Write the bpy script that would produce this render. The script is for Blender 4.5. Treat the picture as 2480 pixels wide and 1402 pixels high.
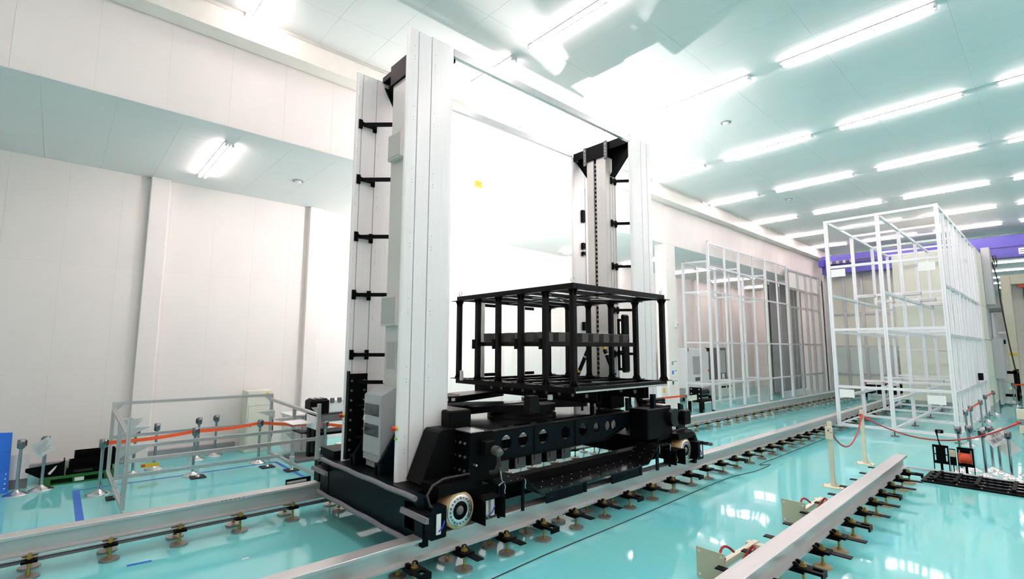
import bpy, math, random
from mathutils import Vector, Matrix
random.seed(7)
sc = bpy.context.scene
for o in list(bpy.data.objects): bpy.data.objects.remove(o)
COL = sc.collection
PI = math.pi
# ------------------------------------------------------------------ camera
YAW, PITCH, ROLL = math.radians(47.67), math.radians(6.70), math.radians(-0.197)
CAM_H = 2.6
fw = Vector((math.cos(YAW)*math.cos(PITCH), math.sin(YAW)*math.cos(PITCH), math.sin(PITCH)))
rt = Vector((math.sin(YAW), -math.cos(YAW), 0.0))
dn = -rt.cross(fw)
c_, s_ = math.cos(ROLL), math.sin(ROLL)
r2 = c_*rt + s_*dn
d2 = -s_*rt + c_*dn
cam = bpy.data.cameras.new('camera')
cam.sensor_width = 36.0
cam.lens = 36.0*1202.0/2480.0
cam.clip_end = 300
cam_o = bpy.data.objects.new('camera', cam); COL.objects.link(cam_o)
m = Matrix((( r2.x, -d2.x, -fw.x, 0), (r2.y, -d2.y, -fw.y, 0), (r2.z, -d2.z, -fw.z, CAM_H), (0, 0, 0, 1)))
cam_o.matrix_world = m
sc.camera = cam_o
# ------------------------------------------------------------------ world, lights, exposure
w = bpy.data.worlds.new('world'); sc.world = w; w.use_nodes = True
w.node_tree.nodes['Background'].inputs[0].default_value = (0.85, 0.93, 1.0, 1)
w.node_tree.nodes['Background'].inputs[1].default_value = 0.3
sc.view_settings.view_transform = 'Standard'
sc.view_settings.look = 'None'
sc.view_settings.gamma = 1.0
sc.view_settings.use_curve_mapping = False
sc.view_settings.exposure = 0.82
sc.cycles.use_light_tree = False
sc.cycles.max_bounces = 7
sc.cycles.diffuse_bounces = 4
sc.cycles.glossy_bounces = 4
TUBE = 29.0            # emission of the fluorescent tubes
STROBE_W = 1500.0      # photographer's flash head standing behind the far mast
sl = bpy.data.lights.new('flash_bulb', 'SPOT'); sl.energy = STROBE_W; sl.shadow_soft_size = 0.06; sl.color = (1.0, 0.90, 0.89)
sl.spot_size = PI; sl.spot_blend = 1.0
slo = bpy.data.objects.new('flash_bulb', sl); COL.objects.link(slo); slo.location = (10.0, 7.5, 4.12)
slo.rotation_euler = Vector((-0.05, 0.60, 0.70)).to_track_quat('-Z', 'Y').to_euler()

# ------------------------------------------------------------------ materials
MATS = {}
def mat(name, col, rough=0.5, metal=0.0, spec=0.5, noise=0.0, nscale=4.0, bump=0.0, bscale=60.0, emit=None, es=0.0, trans=0.0, coat=0.0, stretch=None, alpha=1.0):
    m = bpy.data.materials.new(name); m.use_nodes = True
    nt = m.node_tree; b = nt.nodes['Principled BSDF']
    b.inputs['Base Color'].default_value = (*col, 1)
    b.inputs['Roughness'].default_value = rough
    b.inputs['Metallic'].default_value = metal
    b.inputs['Specular IOR Level'].default_value = spec
    if coat: b.inputs['Coat Weight'].default_value = coat; b.inputs['Coat Roughness'].default_value = 0.05
    if trans: b.inputs['Transmission Weight'].default_value = trans
    if alpha < 1: b.inputs['Alpha'].default_value = alpha
    if emit: b.inputs['Emission Color'].default_value = (*emit, 1); b.inputs['Emission Strength'].default_value = es
    tc = None
    if noise or bump:
        tc = nt.nodes.new('ShaderNodeTexCoord'); mp = nt.nodes.new('ShaderNodeMapping')
        nt.links.new(tc.outputs['Object'], mp.inputs['Vector'])
        if stretch: mp.inputs['Scale'].default_value = stretch
    if noise:
        n = nt.nodes.new('ShaderNodeTexNoise'); n.inputs['Scale'].default_value = nscale; n.inputs['Detail'].default_value = 4
        nt.links.new(mp.outputs[0], n.inputs['Vector'])
        r = nt.nodes.new('ShaderNodeValToRGB')
        r.color_ramp.elements[0].position = 0.3; r.color_ramp.elements[1].position = 0.7
        r.color_ramp.elements[0].color = (*[c*(1-noise) for c in col], 1)
        r.color_ramp.elements[1].color = (*[min(1, c*(1+noise)) for c in col], 1)
        nt.links.new(n.outputs['Fac'], r.inputs[0]); nt.links.new(r.outputs[0], b.inputs['Base Color'])
    if bump:
        n = nt.nodes.new('ShaderNodeTexNoise'); n.inputs['Scale'].default_value = bscale; n.inputs['Detail'].default_value = 3
        nt.links.new(mp.outputs[0], n.inputs['Vector'])
        bp = nt.nodes.new('ShaderNodeBump'); bp.inputs['Strength'].default_value = bump; bp.inputs['Distance'].default_value = 0.02
        nt.links.new(n.outputs['Fac'], bp.inputs['Height']); nt.links.new(bp.outputs[0], b.inputs['Normal'])
    MATS[name] = m
    return m
M = MATS
mat('wall', (0.83, 0.785, 0.755), 0.7, noise=0.02, nscale=1.2)
mat('ceiling', (0.81, 0.815, 0.80), 0.6, noise=0.015, nscale=0.8)
mat('seam', (0.64, 0.62, 0.60), 0.9, noise=0.03)
mat('cream', (0.76, 0.73, 0.66), 0.45, noise=0.02)
mat('runway', (0.80, 0.77, 0.71), 0.4, noise=0.02)
mat('alu', (0.58, 0.60, 0.60), 0.32, 0.7, noise=0.03, nscale=3, stretch=(6, 6, 0.3))
mat('alu_panel', (0.88, 0.87, 0.87), 0.36, 0.12, noise=0.03, nscale=5, stretch=(14, 14, 0.25))
mat('alu_groove', (0.46, 0.48, 0.49), 0.5, 0.4, noise=0.05)
mat('alu_white', (0.80, 0.81, 0.83), 0.4, 0.12, noise=0.02)
mat('alu_grey', (0.55, 0.57, 0.57), 0.4, 0.4, noise=0.03)
mat('rail', (0.56, 0.555, 0.55), 0.33, 0.55, noise=0.05, nscale=2.5, stretch=(0.3, 8, 8))
mat('rail_hole', (0.05, 0.05, 0.05), 0.7, noise=0.1)
mat('black', (0.0025, 0.003, 0.0033), 0.42, 0.0, 0.07, noise=0.2, nscale=3)
mat('black_gloss', (0.006, 0.007, 0.009), 0.13, 0.0, 0.4, noise=0.15, nscale=2)
mat('navy', (0.002, 0.006, 0.0095), 0.36, 0.0, 0.08, noise=0.15, nscale=2)
mat('black_rack', (0.004, 0.004, 0.0042), 0.30, 0.0, 0.14, noise=0.15, nscale=4)
mat('black_rubber', (0.02, 0.02, 0.02), 0.7, noise=0.1)
mat('box_grey', (0.075, 0.075, 0.07), 0.45, noise=0.1)
mat('bumper', (0.17, 0.17, 0.19), 0.6, noise=0.08, nscale=8)
mat('tyre', (0.50, 0.36, 0.17), 0.35, 0, 0.5, noise=0.08, nscale=3, coat=0.3)
mat('steel', (0.72, 0.72, 0.71), 0.28, 0.9, noise=0.05)
mat('chrome', (0.66, 0.66, 0.66), 0.2, 1.0, noise=0.02)
mat('chrome_dark', (0.20, 0.21, 0.23), 0.18, 1.0, noise=0.05)
mat('brass', (0.42, 0.30, 0.08), 0.4, 0.8, noise=0.12)
mat('foot_pad', (0.50, 0.40, 0.24), 0.45, 0.3, noise=0.15, nscale=6)
mat('foot_steel', (0.36, 0.33, 0.30), 0.35, 0.7, noise=0.15, nscale=6)
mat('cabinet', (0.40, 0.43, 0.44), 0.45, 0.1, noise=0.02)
mat('mast_grey', (0.66, 0.655, 0.63), 0.45, 0.05, noise=0.015)
mat('mesh_grey', (0.46, 0.48, 0.46), 0.6, noise=0.08, nscale=60)
mat('glass_dark', (0.05, 0.055, 0.06), 0.06, 0, 0.8, noise=0.2)
mat('glass', (0.9, 0.95, 0.95), 0.02, trans=0.95, alpha=0.35, noise=0.01)
mat('red', (0.55, 0.03, 0.03), 0.35, noise=0.05)
mat('yellow', (0.75, 0.48, 0.02), 0.45, noise=0.05)
mat('green_led', (0.15, 0.6, 0.1), 0.4, noise=0.05)
mat('orange', (0.85, 0.10, 0.02), 0.55, noise=0.04)
mat('orange_red', (0.62, 0.08, 0.03), 0.4, noise=0.06)
mat('rope', (0.42, 0.03, 0.03), 0.6, noise=0.3, nscale=90)
mat('blue', (0.02, 0.17, 0.75), 0.45, noise=0.04)
mat('blue_tape', (0.015, 0.13, 0.55), 0.5, noise=0.12, nscale=12)
mat('purple', (0.055, 0.05, 0.33), 0.35, noise=0.03)
mat('green', (0.01, 0.14, 0.02), 0.45, noise=0.1)
mat('paper', (0.82, 0.84, 0.82), 0.6, noise=0.01)
mat('ink', (0.03, 0.03, 0.035), 0.6, noise=0.05)
mat('plate_cream', (0.52, 0.51, 0.36), 0.45, noise=0.03)
mat('post_cream', (0.70, 0.67, 0.52), 0.45, noise=0.02)
mat('cab_cream', (0.70, 0.72, 0.62), 0.5, noise=0.015)
mat('grey_dark', (0.12, 0.125, 0.13), 0.5, noise=0.08)
mat('grey_mid', (0.30, 0.31, 0.32), 0.5, noise=0.06)
mat('tan', (0.42, 0.25, 0.14), 0.5, noise=0.08)
mat('drive', (0.38, 0.42, 0.42), 0.45, 0.1, noise=0.03)
mat('white', (0.82, 0.82, 0.82), 0.5, noise=0.01)
mat('film', (0.55, 0.85, 0.92), 0.08, alpha=0.25, noise=0.05)
mat('tube_glow', (0.9, 0.9, 0.9), 0.5, emit=(1.0, 0.81, 0.81), es=TUBE, noise=0.01)
mat('tube_cap', (0.75, 0.75, 0.78), 0.4, 0.3, noise=0.02)
mat('wire_blue', (0.02, 0.06, 0.5), 0.5, noise=0.1)
mat('wire_green', (0.2, 0.4, 0.1), 0.5, noise=0.1)
mat('lens_teal', (0.25, 0.36, 0.35), 0.5, noise=0.05)
def floor_mat():
    m = bpy.data.materials.new('floor_epoxy'); m.use_nodes = True; nt = m.node_tree; b = nt.nodes['Principled BSDF']
    tc = nt.nodes.new('ShaderNodeTexCoord')
    n = nt.nodes.new('ShaderNodeTexNoise'); n.inputs['Scale'].default_value = 0.55; n.inputs['Detail'].default_value = 3
    nt.links.new(tc.outputs['Object'], n.inputs['Vector'])
    r = nt.nodes.new('ShaderNodeValToRGB')
    r.color_ramp.elements[0].position = 0.36; r.color_ramp.elements[0].color = (0.17, 0.63, 0.67, 1)
    r.color_ramp.elements[1].position = 0.66; r.color_ramp.elements[1].color = (0.21, 0.64, 0.62, 1)
    nt.links.new(n.outputs['Fac'], r.inputs[0]); nt.links.new(r.outputs[0], b.inputs['Base Color'])
    mp = nt.nodes.new('ShaderNodeMapping'); mp.inputs['Scale'].default_value = (1.0, 1.0, 1.0)
    nt.links.new(tc.outputs['Object'], mp.inputs['Vector'])
    n2 = nt.nodes.new('ShaderNodeTexNoise'); n2.inputs['Scale'].default_value = 2.2; n2.inputs['Detail'].default_value = 1.5
    nt.links.new(mp.outputs[0], n2.inputs['Vector'])
    bp = nt.nodes.new('ShaderNodeBump'); bp.inputs['Strength'].default_value = 0.06; bp.inputs['Distance'].default_value = 0.03
    nt.links.new(n2.outputs['Fac'], bp.inputs['Height']); nt.links.new(bp.outputs[0], b.inputs['Normal'])
    b.inputs['Roughness'].default_value = 0.05
    b.inputs['Specular IOR Level'].default_value = 0.6
    M['floor'] = m
floor_mat()

# ------------------------------------------------------------------ mesh helpers
OFF = {}
class MB:
    def __init__(s): s.v = []; s.f = []; s.sm = []
    def add(s, vs, fs, smooth=False):
        n = len(s.v); s.v += [tuple(p) for p in vs]
        for f in fs: s.f.append(tuple(i+n for i in f)); s.sm.append(smooth)
        return s
    def box(s, x0, x1, y0, y1, z0, z1):
        if x0 > x1: x0, x1 = x1, x0
        if y0 > y1: y0, y1 = y1, y0
        if z0 > z1: z0, z1 = z1, z0
        return s.add([(x0,y0,z0),(x1,y0,z0),(x1,y1,z0),(x0,y1,z0),(x0,y0,z1),(x1,y0,z1),(x1,y1,z1),(x0,y1,z1)],
            [(0,3,2,1),(4,5,6,7),(0,1,5,4),(1,2,6,5),(2,3,7,6),(3,0,4,7)])
    def cbox(s, x0, x1, y0, y1, z0, z1, c=0.01):
        # box with chamfered vertical and horizontal edges (all 12)
        if x0 > x1: x0, x1 = x1, x0
        if y0 > y1: y0, y1 = y1, y0
        if z0 > z1: z0, z1 = z1, z0
        c = min(c, (x1-x0)*.45, (y1-y0)*.45, (z1-z0)*.45)
        V = []
        def ring(x0, x1, y0, y1, z, c):
            return [(x0+c,y0,z),(x1-c,y0,z),(x1,y0+c,z),(x1,y1-c,z),(x1-c,y1,z),(x0+c,y1,z),(x0,y1-c,z),(x0,y0+c,z)]
        V += ring(x0+c, x1-c, y0+c, y1-c, z0, c*.3) + ring(x0, x1, y0, y1, z0+c, c) + ring(x0, x1, y0, y1, z1-c, c) + ring(x0+c, x1-c, y0+c, y1-c, z1, c*.3)
        F = [tuple(range(7,-1,-1)), tuple(range(24,32))]
        for k in range(3):
            for i in range(8): F.append((k*8+i, k*8+(i+1)%8, k*8+8+(i+1)%8, k*8+8+i))
        return s.add(V, F)
    def frame(s, p0, p1):
        d = Vector(p1)-Vector(p0); L = d.length; d.normalize()
        up = Vector((0,0,1)) if abs(d.z) < 0.95 else Vector((1,0,0))
        a = d.cross(up).normalized(); b = a.cross(d).normalized()
        return d, a, b, L
    def bar(s, p0, p1, w, h):
        d, a, b, L = s.frame(p0, p1); V = []
        for p in (Vector(p0), Vector(p1)):
            for u, v in ((-1,-1),(1,-1),(1,1),(-1,1)): V.append(p + a*u*w/2 + b*v*h/2)
        return s.add(V, [(0,3,2,1),(4,5,6,7),(0,1,5,4),(1,2,6,5),(2,3,7,6),(3,0,4,7)])
    def slot(s, p0, p1, w, h, n=1, g=None):
        # aluminium T-slot profile: n slots on each wide face, 1 on narrow
        d, a, b, L = s.frame(p0, p1)
        g = g or min(w, h)*0.16; dp = min(w, h)*0.14
        def side(ax, bx, W, H, cnt):
            pts = []
            for k in range(cnt):
                cpos = -W/2 + W*(k+.5)/cnt
                pts += [(cpos-g/2, -H/2), (cpos-g/2, -H/2+dp), (cpos+g/2, -H/2+dp), (cpos+g/2, -H/2)]
            return pts
        cw = n if w > h*1.5 else 1; ch = n if h > w*1.5 else 1
        P = [(-w/2, -h/2)] + side(0, 0, w, h, cw) + [(w/2, -h/2)]
        P += [(-y, x) for x, y in side(0, 0, h, w, ch)] + [(w/2, h/2)]
        P += [(-x, -y) for x, y in side(0, 0, w, h, cw)] + [(-w/2, h/2)]
        P += [(y, -x) for x, y in side(0, 0, h, w, ch)]
        N = len(P)
        V = [Vector(p0)+a*x+b*y for x, y in P] + [Vector(p1)+a*x+b*y for x, y in P]
        F = [tuple(range(N-1,-1,-1)), tuple(range(N, 2*N))] + [(i, (i+1)%N, N+(i+1)%N, N+i) for i in range(N)]
        return s.add(V, F)
    def cyl(s, p0, p1, r, n=16, r1=None, cap=True):
        r1 = r if r1 is None else r1
        d, a, b, L = s.frame(p0, p1); V = []
        for p, rr in ((Vector(p0), r), (Vector(p1), r1)):
            for i in range(n):
                t = 2*PI*i/n; V.append(p + a*math.cos(t)*rr + b*math.sin(t)*rr)
        s.add(V, [(i, (i+1)%n, n+(i+1)%n, n+i) for i in range(n)], True)
        if cap:
            s.add(V[:n], [tuple(range(n-1,-1,-1))]); s.add(V[n:], [tuple(range(n))])
        return s
    def tube(s, pts, r, n=8):
        pts = [Vector(p) for p in pts]; R = []
        prev = None
        for i, p in enumerate(pts):
            d = (pts[min(i+1, len(pts)-1)] - pts[max(i-1, 0)]).normalized()
            if prev is None:
                up = Vector((0,0,1)) if abs(d.z) < .9 else Vector((1,0,0))
                a = d.cross(up).normalized()
            else:
                a = (prev - d*prev.dot(d)).normalized()
            prev = a; b = d.cross(a)
            R.append([p + a*math.cos(2*PI*k/n)*r + b*math.sin(2*PI*k/n)*r for k in range(n)])
        V = [v for q in R for v in q]; F = []
        for i in range(len(R)-1):
            for k in range(n): F.append((i*n+k, i*n+(k+1)%n, (i+1)*n+(k+1)%n, (i+1)*n+k))
        s.add(V, F, True)
        s.add(R[0], [tuple(range(n-1,-1,-1))]); s.add(R[-1], [tuple(range(n))])
        return s
    def prism(s, poly, ax, a, b, hint=None):
        # poly in the two other axes (cyclic order), extruded along ax from a to b
        def mk(u, v, t):
            return {'x': (t,u,v), 'y': (u,t,v), 'z': (u,v,t)}[ax]
        n = len(poly)
        V = [mk(u,v,a) for u,v in poly] + [mk(u,v,b) for u,v in poly]
        ar = sum(poly[i][0]*poly[(i+1)%n][1]-poly[(i+1)%n][0]*poly[i][1] for i in range(n))
        F = [tuple(range(n-1,-1,-1)), tuple(range(n,2*n))] + [(i,(i+1)%n,n+(i+1)%n,n+i) for i in range(n)]
        flip = (ar < 0) != (ax == 'y') 
        if (b < a): flip = not flip
        if flip: F = [f[::-1] for f in F]
        return s.add(V, F)
    def lathe(s, prof, c, axis='z', n=24, caps=True):
        # prof: list of (r, h) along axis from centre c
        V = []
        for r, h in prof:
            for i in range(n):
                t = 2*PI*i/n; x, y = r*math.cos(t), r*math.sin(t)
                p = {'z': (x,y,h), 'y': (x,h,-y), 'x': (h,x,y)}[axis]
                V.append((c[0]+p[0], c[1]+p[1], c[2]+p[2]))
        F = []
        for k in range(len(prof)-1):
            for i in range(n): F.append((k*n+i, k*n+(i+1)%n, (k+1)*n+(i+1)%n, (k+1)*n+i))
        s.add(V, F, True)
        m_ = len(prof)-1
        if not caps: return s
        if prof[0][0] > 1e-4: s.add(V[:n], [tuple(range(n-1,-1,-1))])
        if prof[-1][0] > 1e-4: s.add(V[m_*n:], [tuple(range(n))])
        return s
    def build(s, name, material, parent=None, off=None, smooth=None):
        base = OFF.get(parent.name, (0,0,0)) if parent else (off or (0,0,0))
        me = bpy.data.meshes.new(name)
        me.from_pydata([(x-base[0], y-base[1], z-base[2]) for x,y,z in s.v], [], s.f)
        me.polygons.foreach_set('use_smooth', s.sm)
        me.materials.append(M[material] if isinstance(material, str) else material)
        me.update()
        o = bpy.data.objects.new(name, me); COL.objects.link(o)
        if parent: o.parent = parent
        else: o.location = base
        OFF[o.name] = base
        return o
def tag(o, label, cat, group=None, kind=None):
    o['label'] = label; o['category'] = cat
    if group: o['group'] = group
    if kind: o['kind'] = kind
    return o
def thing(name, label, cat, loc=(0,0,0), group=None):
    e = bpy.data.objects.new(name, None); COL.objects.link(e); e.location = loc; e.empty_display_size = 0.1
    OFF[e.name] = tuple(loc)
    return tag(e, label, cat, group)
def struct(o): o['kind'] = 'structure'; return o
def dup(root, loc, rz=0.0, label=None):
    r = root.copy(); COL.objects.link(r); r.location = loc; r.rotation_euler = (0, 0, rz)
    if label: r['label'] = label
    for ch in root.children:
        c = ch.copy(); COL.objects.link(c); c.parent = r
        for g in ch.children:
            d = g.copy(); COL.objects.link(d); d.parent = c
    return r
def inst(src, parent, loc):
    o = src.copy(); COL.objects.link(o); o.parent = parent; o.location = loc
    return o
ORD = ['first','second','third','fourth','fifth','sixth','seventh','eighth','ninth','tenth','eleventh','twelfth','thirteenth','fourteenth','fifteenth','sixteenth','seventeenth','eighteenth','nineteenth','twentieth']

mat('pole_chrome', (0.42, 0.43, 0.45), 0.15, 1.0, noise=0.04)
# ================================================================== ROOM
ZC, ZA, YB, YW = 8.75, 6.65, 10.0, 14.45
X0, X1, XF = -6.0, 36.0, 80.0
floor = struct(MB().box(X0, XF, -10, YW+.3, -.2, 0).build('floor', 'floor'))
# main ceiling: slab with separate panels
ceil_o = struct(MB().box(X0, XF, -10, YB+.3, ZC+.005, ZC+.25).build('ceiling', 'seam'))
px, py, g = 1.012, 1.94, 0.002
pm = MB().box(0, px-2*g, 0, py-2*g, 0, .005).build('ceiling_panel', 'ceiling', ceil_o)
first = True
xs = [3.44 + px*k for k in range(-8, 32)]
ys = [0.84 + py*k for k in range(-2, 5)]
for x in xs:
    for y in ys:
        p = pm if first else inst(pm, ceil_o, (0,0,0)); first = False
        p.location = (x+g, y+g, ZC)
struct(MB().box(xs[-1]+px, XF, -10, YB, ZC, ZC+.02).box(X0, xs[0], -10, YB, ZC, ZC+.02).box(xs[0], xs[-1]+px, -10, ys[0], ZC, ZC+.02).build('ceiling_far', 'ceiling'))
# side-hall ceiling
ceil_a = struct(MB().box(X0, X1, YB+.3, YW+.3, ZA+.005, ZA+.2).build('ceiling_side_hall', 'seam'))
pa = MB().box(0, .944-2*g, 0, 1, 0, .005).build('ceiling_panel', 'ceiling', ceil_a)
first = True
for k in range(-5, 38):
    for (y0, y1) in ((YB+.3, 11.0), (11.0, 13.0), (13.0, YW)):
        p = pa if first else inst(pa, ceil_a, (0,0,0)); first = False
        p.location = (-.52+.944*k+g, y0+g, ZA); p.scale = (1, (y1-y0)-2*g, 1)
# back wall of the side hall with panels
wall_b = struct(MB().box(X0, X1, YW+.004, YW+.3, 0, ZA).build('wall_back', 'seam'))
pw = MB().box(0, .945-2*.0015, 0, .004, 0, 1).build('wall_panel', 'wall', wall_b)
first = True
for k in range(-3, 26):
    for z0, z1 in ((0, 2.12), (2.12, 4.4), (4.4, ZA)):
        p = pw if first else inst(pw, wall_b, (0,0,0)); first = False
        p.location = (-1.03+.945*k+.0015, YW, z0+.0015); p.scale = (1, 1, z1-z0-.003)
struct(MB().box(X0, -1.03-.945*3, YW, YW+.02, 0, ZA).box(-1.03+.945*26, X1, YW, YW+.02, 0, ZA).build('wall_back_end', 'wall'))
# hanging wall between the two ceiling heights
wall_u = struct(MB().box(X0, XF, YB+.004, YB+.3, ZA, ZC).build('wall_upper', 'seam'))
pu = MB().box(0, .955-.003, 0, .004, 0, ZC-ZA-.006).build('wall_panel', 'wall', wall_u)
first = True
for k in range(-3, 38):
    p = pu if first else inst(pu, wall_u, (0,0,0)); first = False
    p.location = (-.85+.955*k+.0015, YB, ZA+.003)
struct(MB().box(X0, -.85-.955*3, YB, YB+.02, ZA, ZC).box(-.85+.955*38, XF, YB, YB+.02, ZA, ZC).build('wall_upper_end', 'wall'))
struct(MB().box(X0, XF, YB, YB+.3, ZA-.012, ZA).build('trim_1', 'ceiling'))
struct(MB().box(X1, X1+.2, YB, YW+.3, 0, ZA+.3).build('wall_side_hall_end', 'wall'))
struct(MB().box(X1-.1, XF, YB, YB+.2, 0, ZA).build('wall_back_far', 'wall'))
struct(MB().box(XF, XF+.3, -10, YW, 0, ZC+.2).build('wall_far', 'wall'))
struct(MB().box(X0-.3, X0, -10, YW+.3, 0, ZC+.2).build('wall_left', 'wall'))
struct(MB().box(X0, XF, -10.3, -10, 0, ZC+.2).build('wall_front', 'wall'))
# pilasters on the back wall
n = 2
for k in range(0, 5):
    x = 1.36 + 3.76*k
    struct(MB().cbox(x, x+.38, YW-.16, YW+.01, 0, ZA-.002, .012).build('trim_%d' % n, 'wall')); n += 1
for k in range(5, 9):
    x = 1.36 + 3.76*k
    struct(MB().cbox(x, x+.38, YW-.16, YW+.01, 0, ZA-.002, .012).build('trim_%d' % n, 'wall')); n += 1
# pillar under the hanging wall
pil = struct(MB().cbox(17.1, 17.8, YB-.03, YB+.45, 0, ZA, .01).build('trim_%d' % n, 'wall')); n += 1
struct(MB().cbox(17.1, 17.8, YB-.03, YB, ZA, ZC-.6, .01).build('trim_%d' % n, 'wall')); n += 1
# slotted cable duct along the back wall
duct = struct(MB().box(X0, 3.55, YW-.14, YW-.09, .0, .17).box(X0, 3.55, YW-.14, YW, .17, .2).build('baseboard_back', 'grey_mid'))
dm = MB()
for k in range(150):
    x = -.9+.03*k
    dm.box(x, x+.012, YW-.152, YW-.14, .015, .085)
dm.build('duct_teeth', 'paper', duct)['kind'] = 'stuff'
# runway beam of the overhead crane
rb = thing('crane_runway_beam', 'long cream crane runway beam high along the upper wall', 'beam', (0, 9.6, 8.22))
MB().box(X0, XF, 9.60, 9.62, 8.22, 8.63).box(X0, XF, 9.62, 9.99, 8.22, 8.25).box(X0, XF, 9.62, 9.99, 8.60, 8.63).build('web', 'runway', rb)
MB().box(X0, XF, 9.615, 9.65, 8.63, 8.655).build('crane_rail', 'alu_grey', rb)
MB().box(X0, XF, 9.66, 9.68, 8.63, 8.749).build('closing_plate', 'runway', rb)  # filler added so the open gap over the beam does not fall dark
for x in (2.2, 5.7, 9.2, 12.7, 16.2, 19.7, 23.2, 26.7, 30.2):
    MB().cbox(x-.12, x+.12, 9.605, 9.66, 8.63, 8.749, .01).build('bracket', 'runway', rb)

# ================================================================== LIGHTS
def make_light(L, name, label):
    t = thing(name, label, 'light', (0, 0, 0), 'fluorescent ceiling lights')
    MB().prism([(-.06,0),(.06,0),(.05,-.01),(.085,-.022),(.085,-.026),(.04,-.036),(.02,-.075),(-.02,-.075),(-.04,-.036),(-.085,-.026),(-.085,-.022),(-.05,-.01)], 'y', 0, L).build('housing', 'white', t)
    for sx in (-.06, .06):
        tb = MB().cyl((sx, .05, -.066), (sx, L-.05, -.066), .019, 6, cap=False).build('tube', 'tube_glow', t)
        MB().cbox(sx-.022, sx+.022, .0, .05, -.095, -.02, .006).build('tube_cap', 'tube_cap', tb)
        MB().cbox(sx-.022, sx+.022, L-.05, L, -.095, -.02, .006).build('tube_cap', 'tube_cap', tb)
    return t
lx = [-2.3, 2.3, 6.7, 11.12, 15.65, 20.3, 25.0, 29.4, 33.6]
protos = {}
def put_light(x, y, z, L, label):
    if L not in protos:
        t = make_light(L, 'ceiling_light', label); protos[L] = t; t.location = (x, y, z)
    else:
        dup(protos[L], (x, y, z), 0, label)
RN = [('row over the crane', 4.22, 6.7), ('row right of the crane', 0.97, 11.12), ('rightmost row', -2.2, 15.65), ('', -5.45, 99), ('', -8.7, 99)]  # last two rows are unseen, added to brighten the hall from the camera side
for rn, y, xv in RN:
    seen = 0
    for k, x in enumerate(lx):
        yy = y + max(0, (x-11))*.018
        if x >= xv:
            lab = 'fluorescent ceiling light, %s from the camera in the %s' % (ORD[seen], rn); seen += 1
        else: lab = 'fluorescent ceiling light outside the picture, over or behind the camera'
        put_light(x, yy, ZC, 2.6, lab)
for k, x in enumerate(lx):
    if x < 2: continue
    if x in (2.3,):
        put_light(x, 8.6, ZC, 1.4, 'short fluorescent light at the top edge above the crane runway beam')
    elif x == 6.7: put_light(x, 7.3, ZC, 1.4, 'short twin-tube fluorescent light between the two tie rails of the crane')
    else:
        yy = 7.45 + max(0, (x-11))*.018
        put_light(x, yy, ZC, 2.0 if x < 25 else 2.1, 'fluorescent light beside the runway beam, %s from the camera' % ORD[k-3])
AL = ['twin-tube fluorescent light on the low ceiling left of the crane', 'low-ceiling fluorescent light hidden behind the near mast', 'low-ceiling fluorescent light behind the black load frame', 'low-ceiling fluorescent light behind the far mast', 'low-ceiling fluorescent light behind the cream pillar', 'nearest low-ceiling fluorescent light seen through the left white frame', 'middle low-ceiling fluorescent light seen through the left white frame', 'farthest low-ceiling fluorescent light behind the left white frame']
for k, x in enumerate((2.22, 6.7, 11.12, 15.65, 19.9, 24.3, 29.1, 33.6)):
    put_light(x, 10.78 if k == 0 else 11.35, ZA, 2.58, AL[k])
for k, x in enumerate((38.5, 44, 49, 54, 59, 64, 69)):
    for rn, y in (('middle', 4.4), ('right', 1.1), ('left', 7.7)):
        put_light(x, y, ZC, 2.6, 'distant fluorescent light beyond the blue crane, %s in the %s row' % (ORD[k], rn))
# round ceiling detectors
def detector(x, y, z, r, label, m='grey_mid'):
    t = thing('smoke_detector', label, 'detector', (x, y, z), 'round ceiling fittings')
    MB().lathe([(r, 0), (r, -.012), (r*.82, -.02)], (x, y, z), 'z', 20, caps=False).build('ring', m, t)
    MB().lathe([(r*.62, -.016), (r*.55, -.05), (r*.2, -.065), (0.001, -.066)], (x, y, z), 'z', 20).build('dome', 'white', t)
detector(13.05, 5.65, ZC, .14, 'round grey ceiling fitting between the second and third lights over the crane')
detector(21.9, 7.05, ZC, .14, 'small round grey ceiling fitting above the left white frame')
detector(4.05, 12.25, ZA, .13, 'round ceiling fitting on the low ceiling left of the near mast')
detector(9.05, 7.72, ZC, .10, 'small white ceiling detector between the tie rails of the crane', 'white')
detector(24.0, 12.3, ZA, .13, 'round fitting on the low ceiling behind the left white frame')

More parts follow.
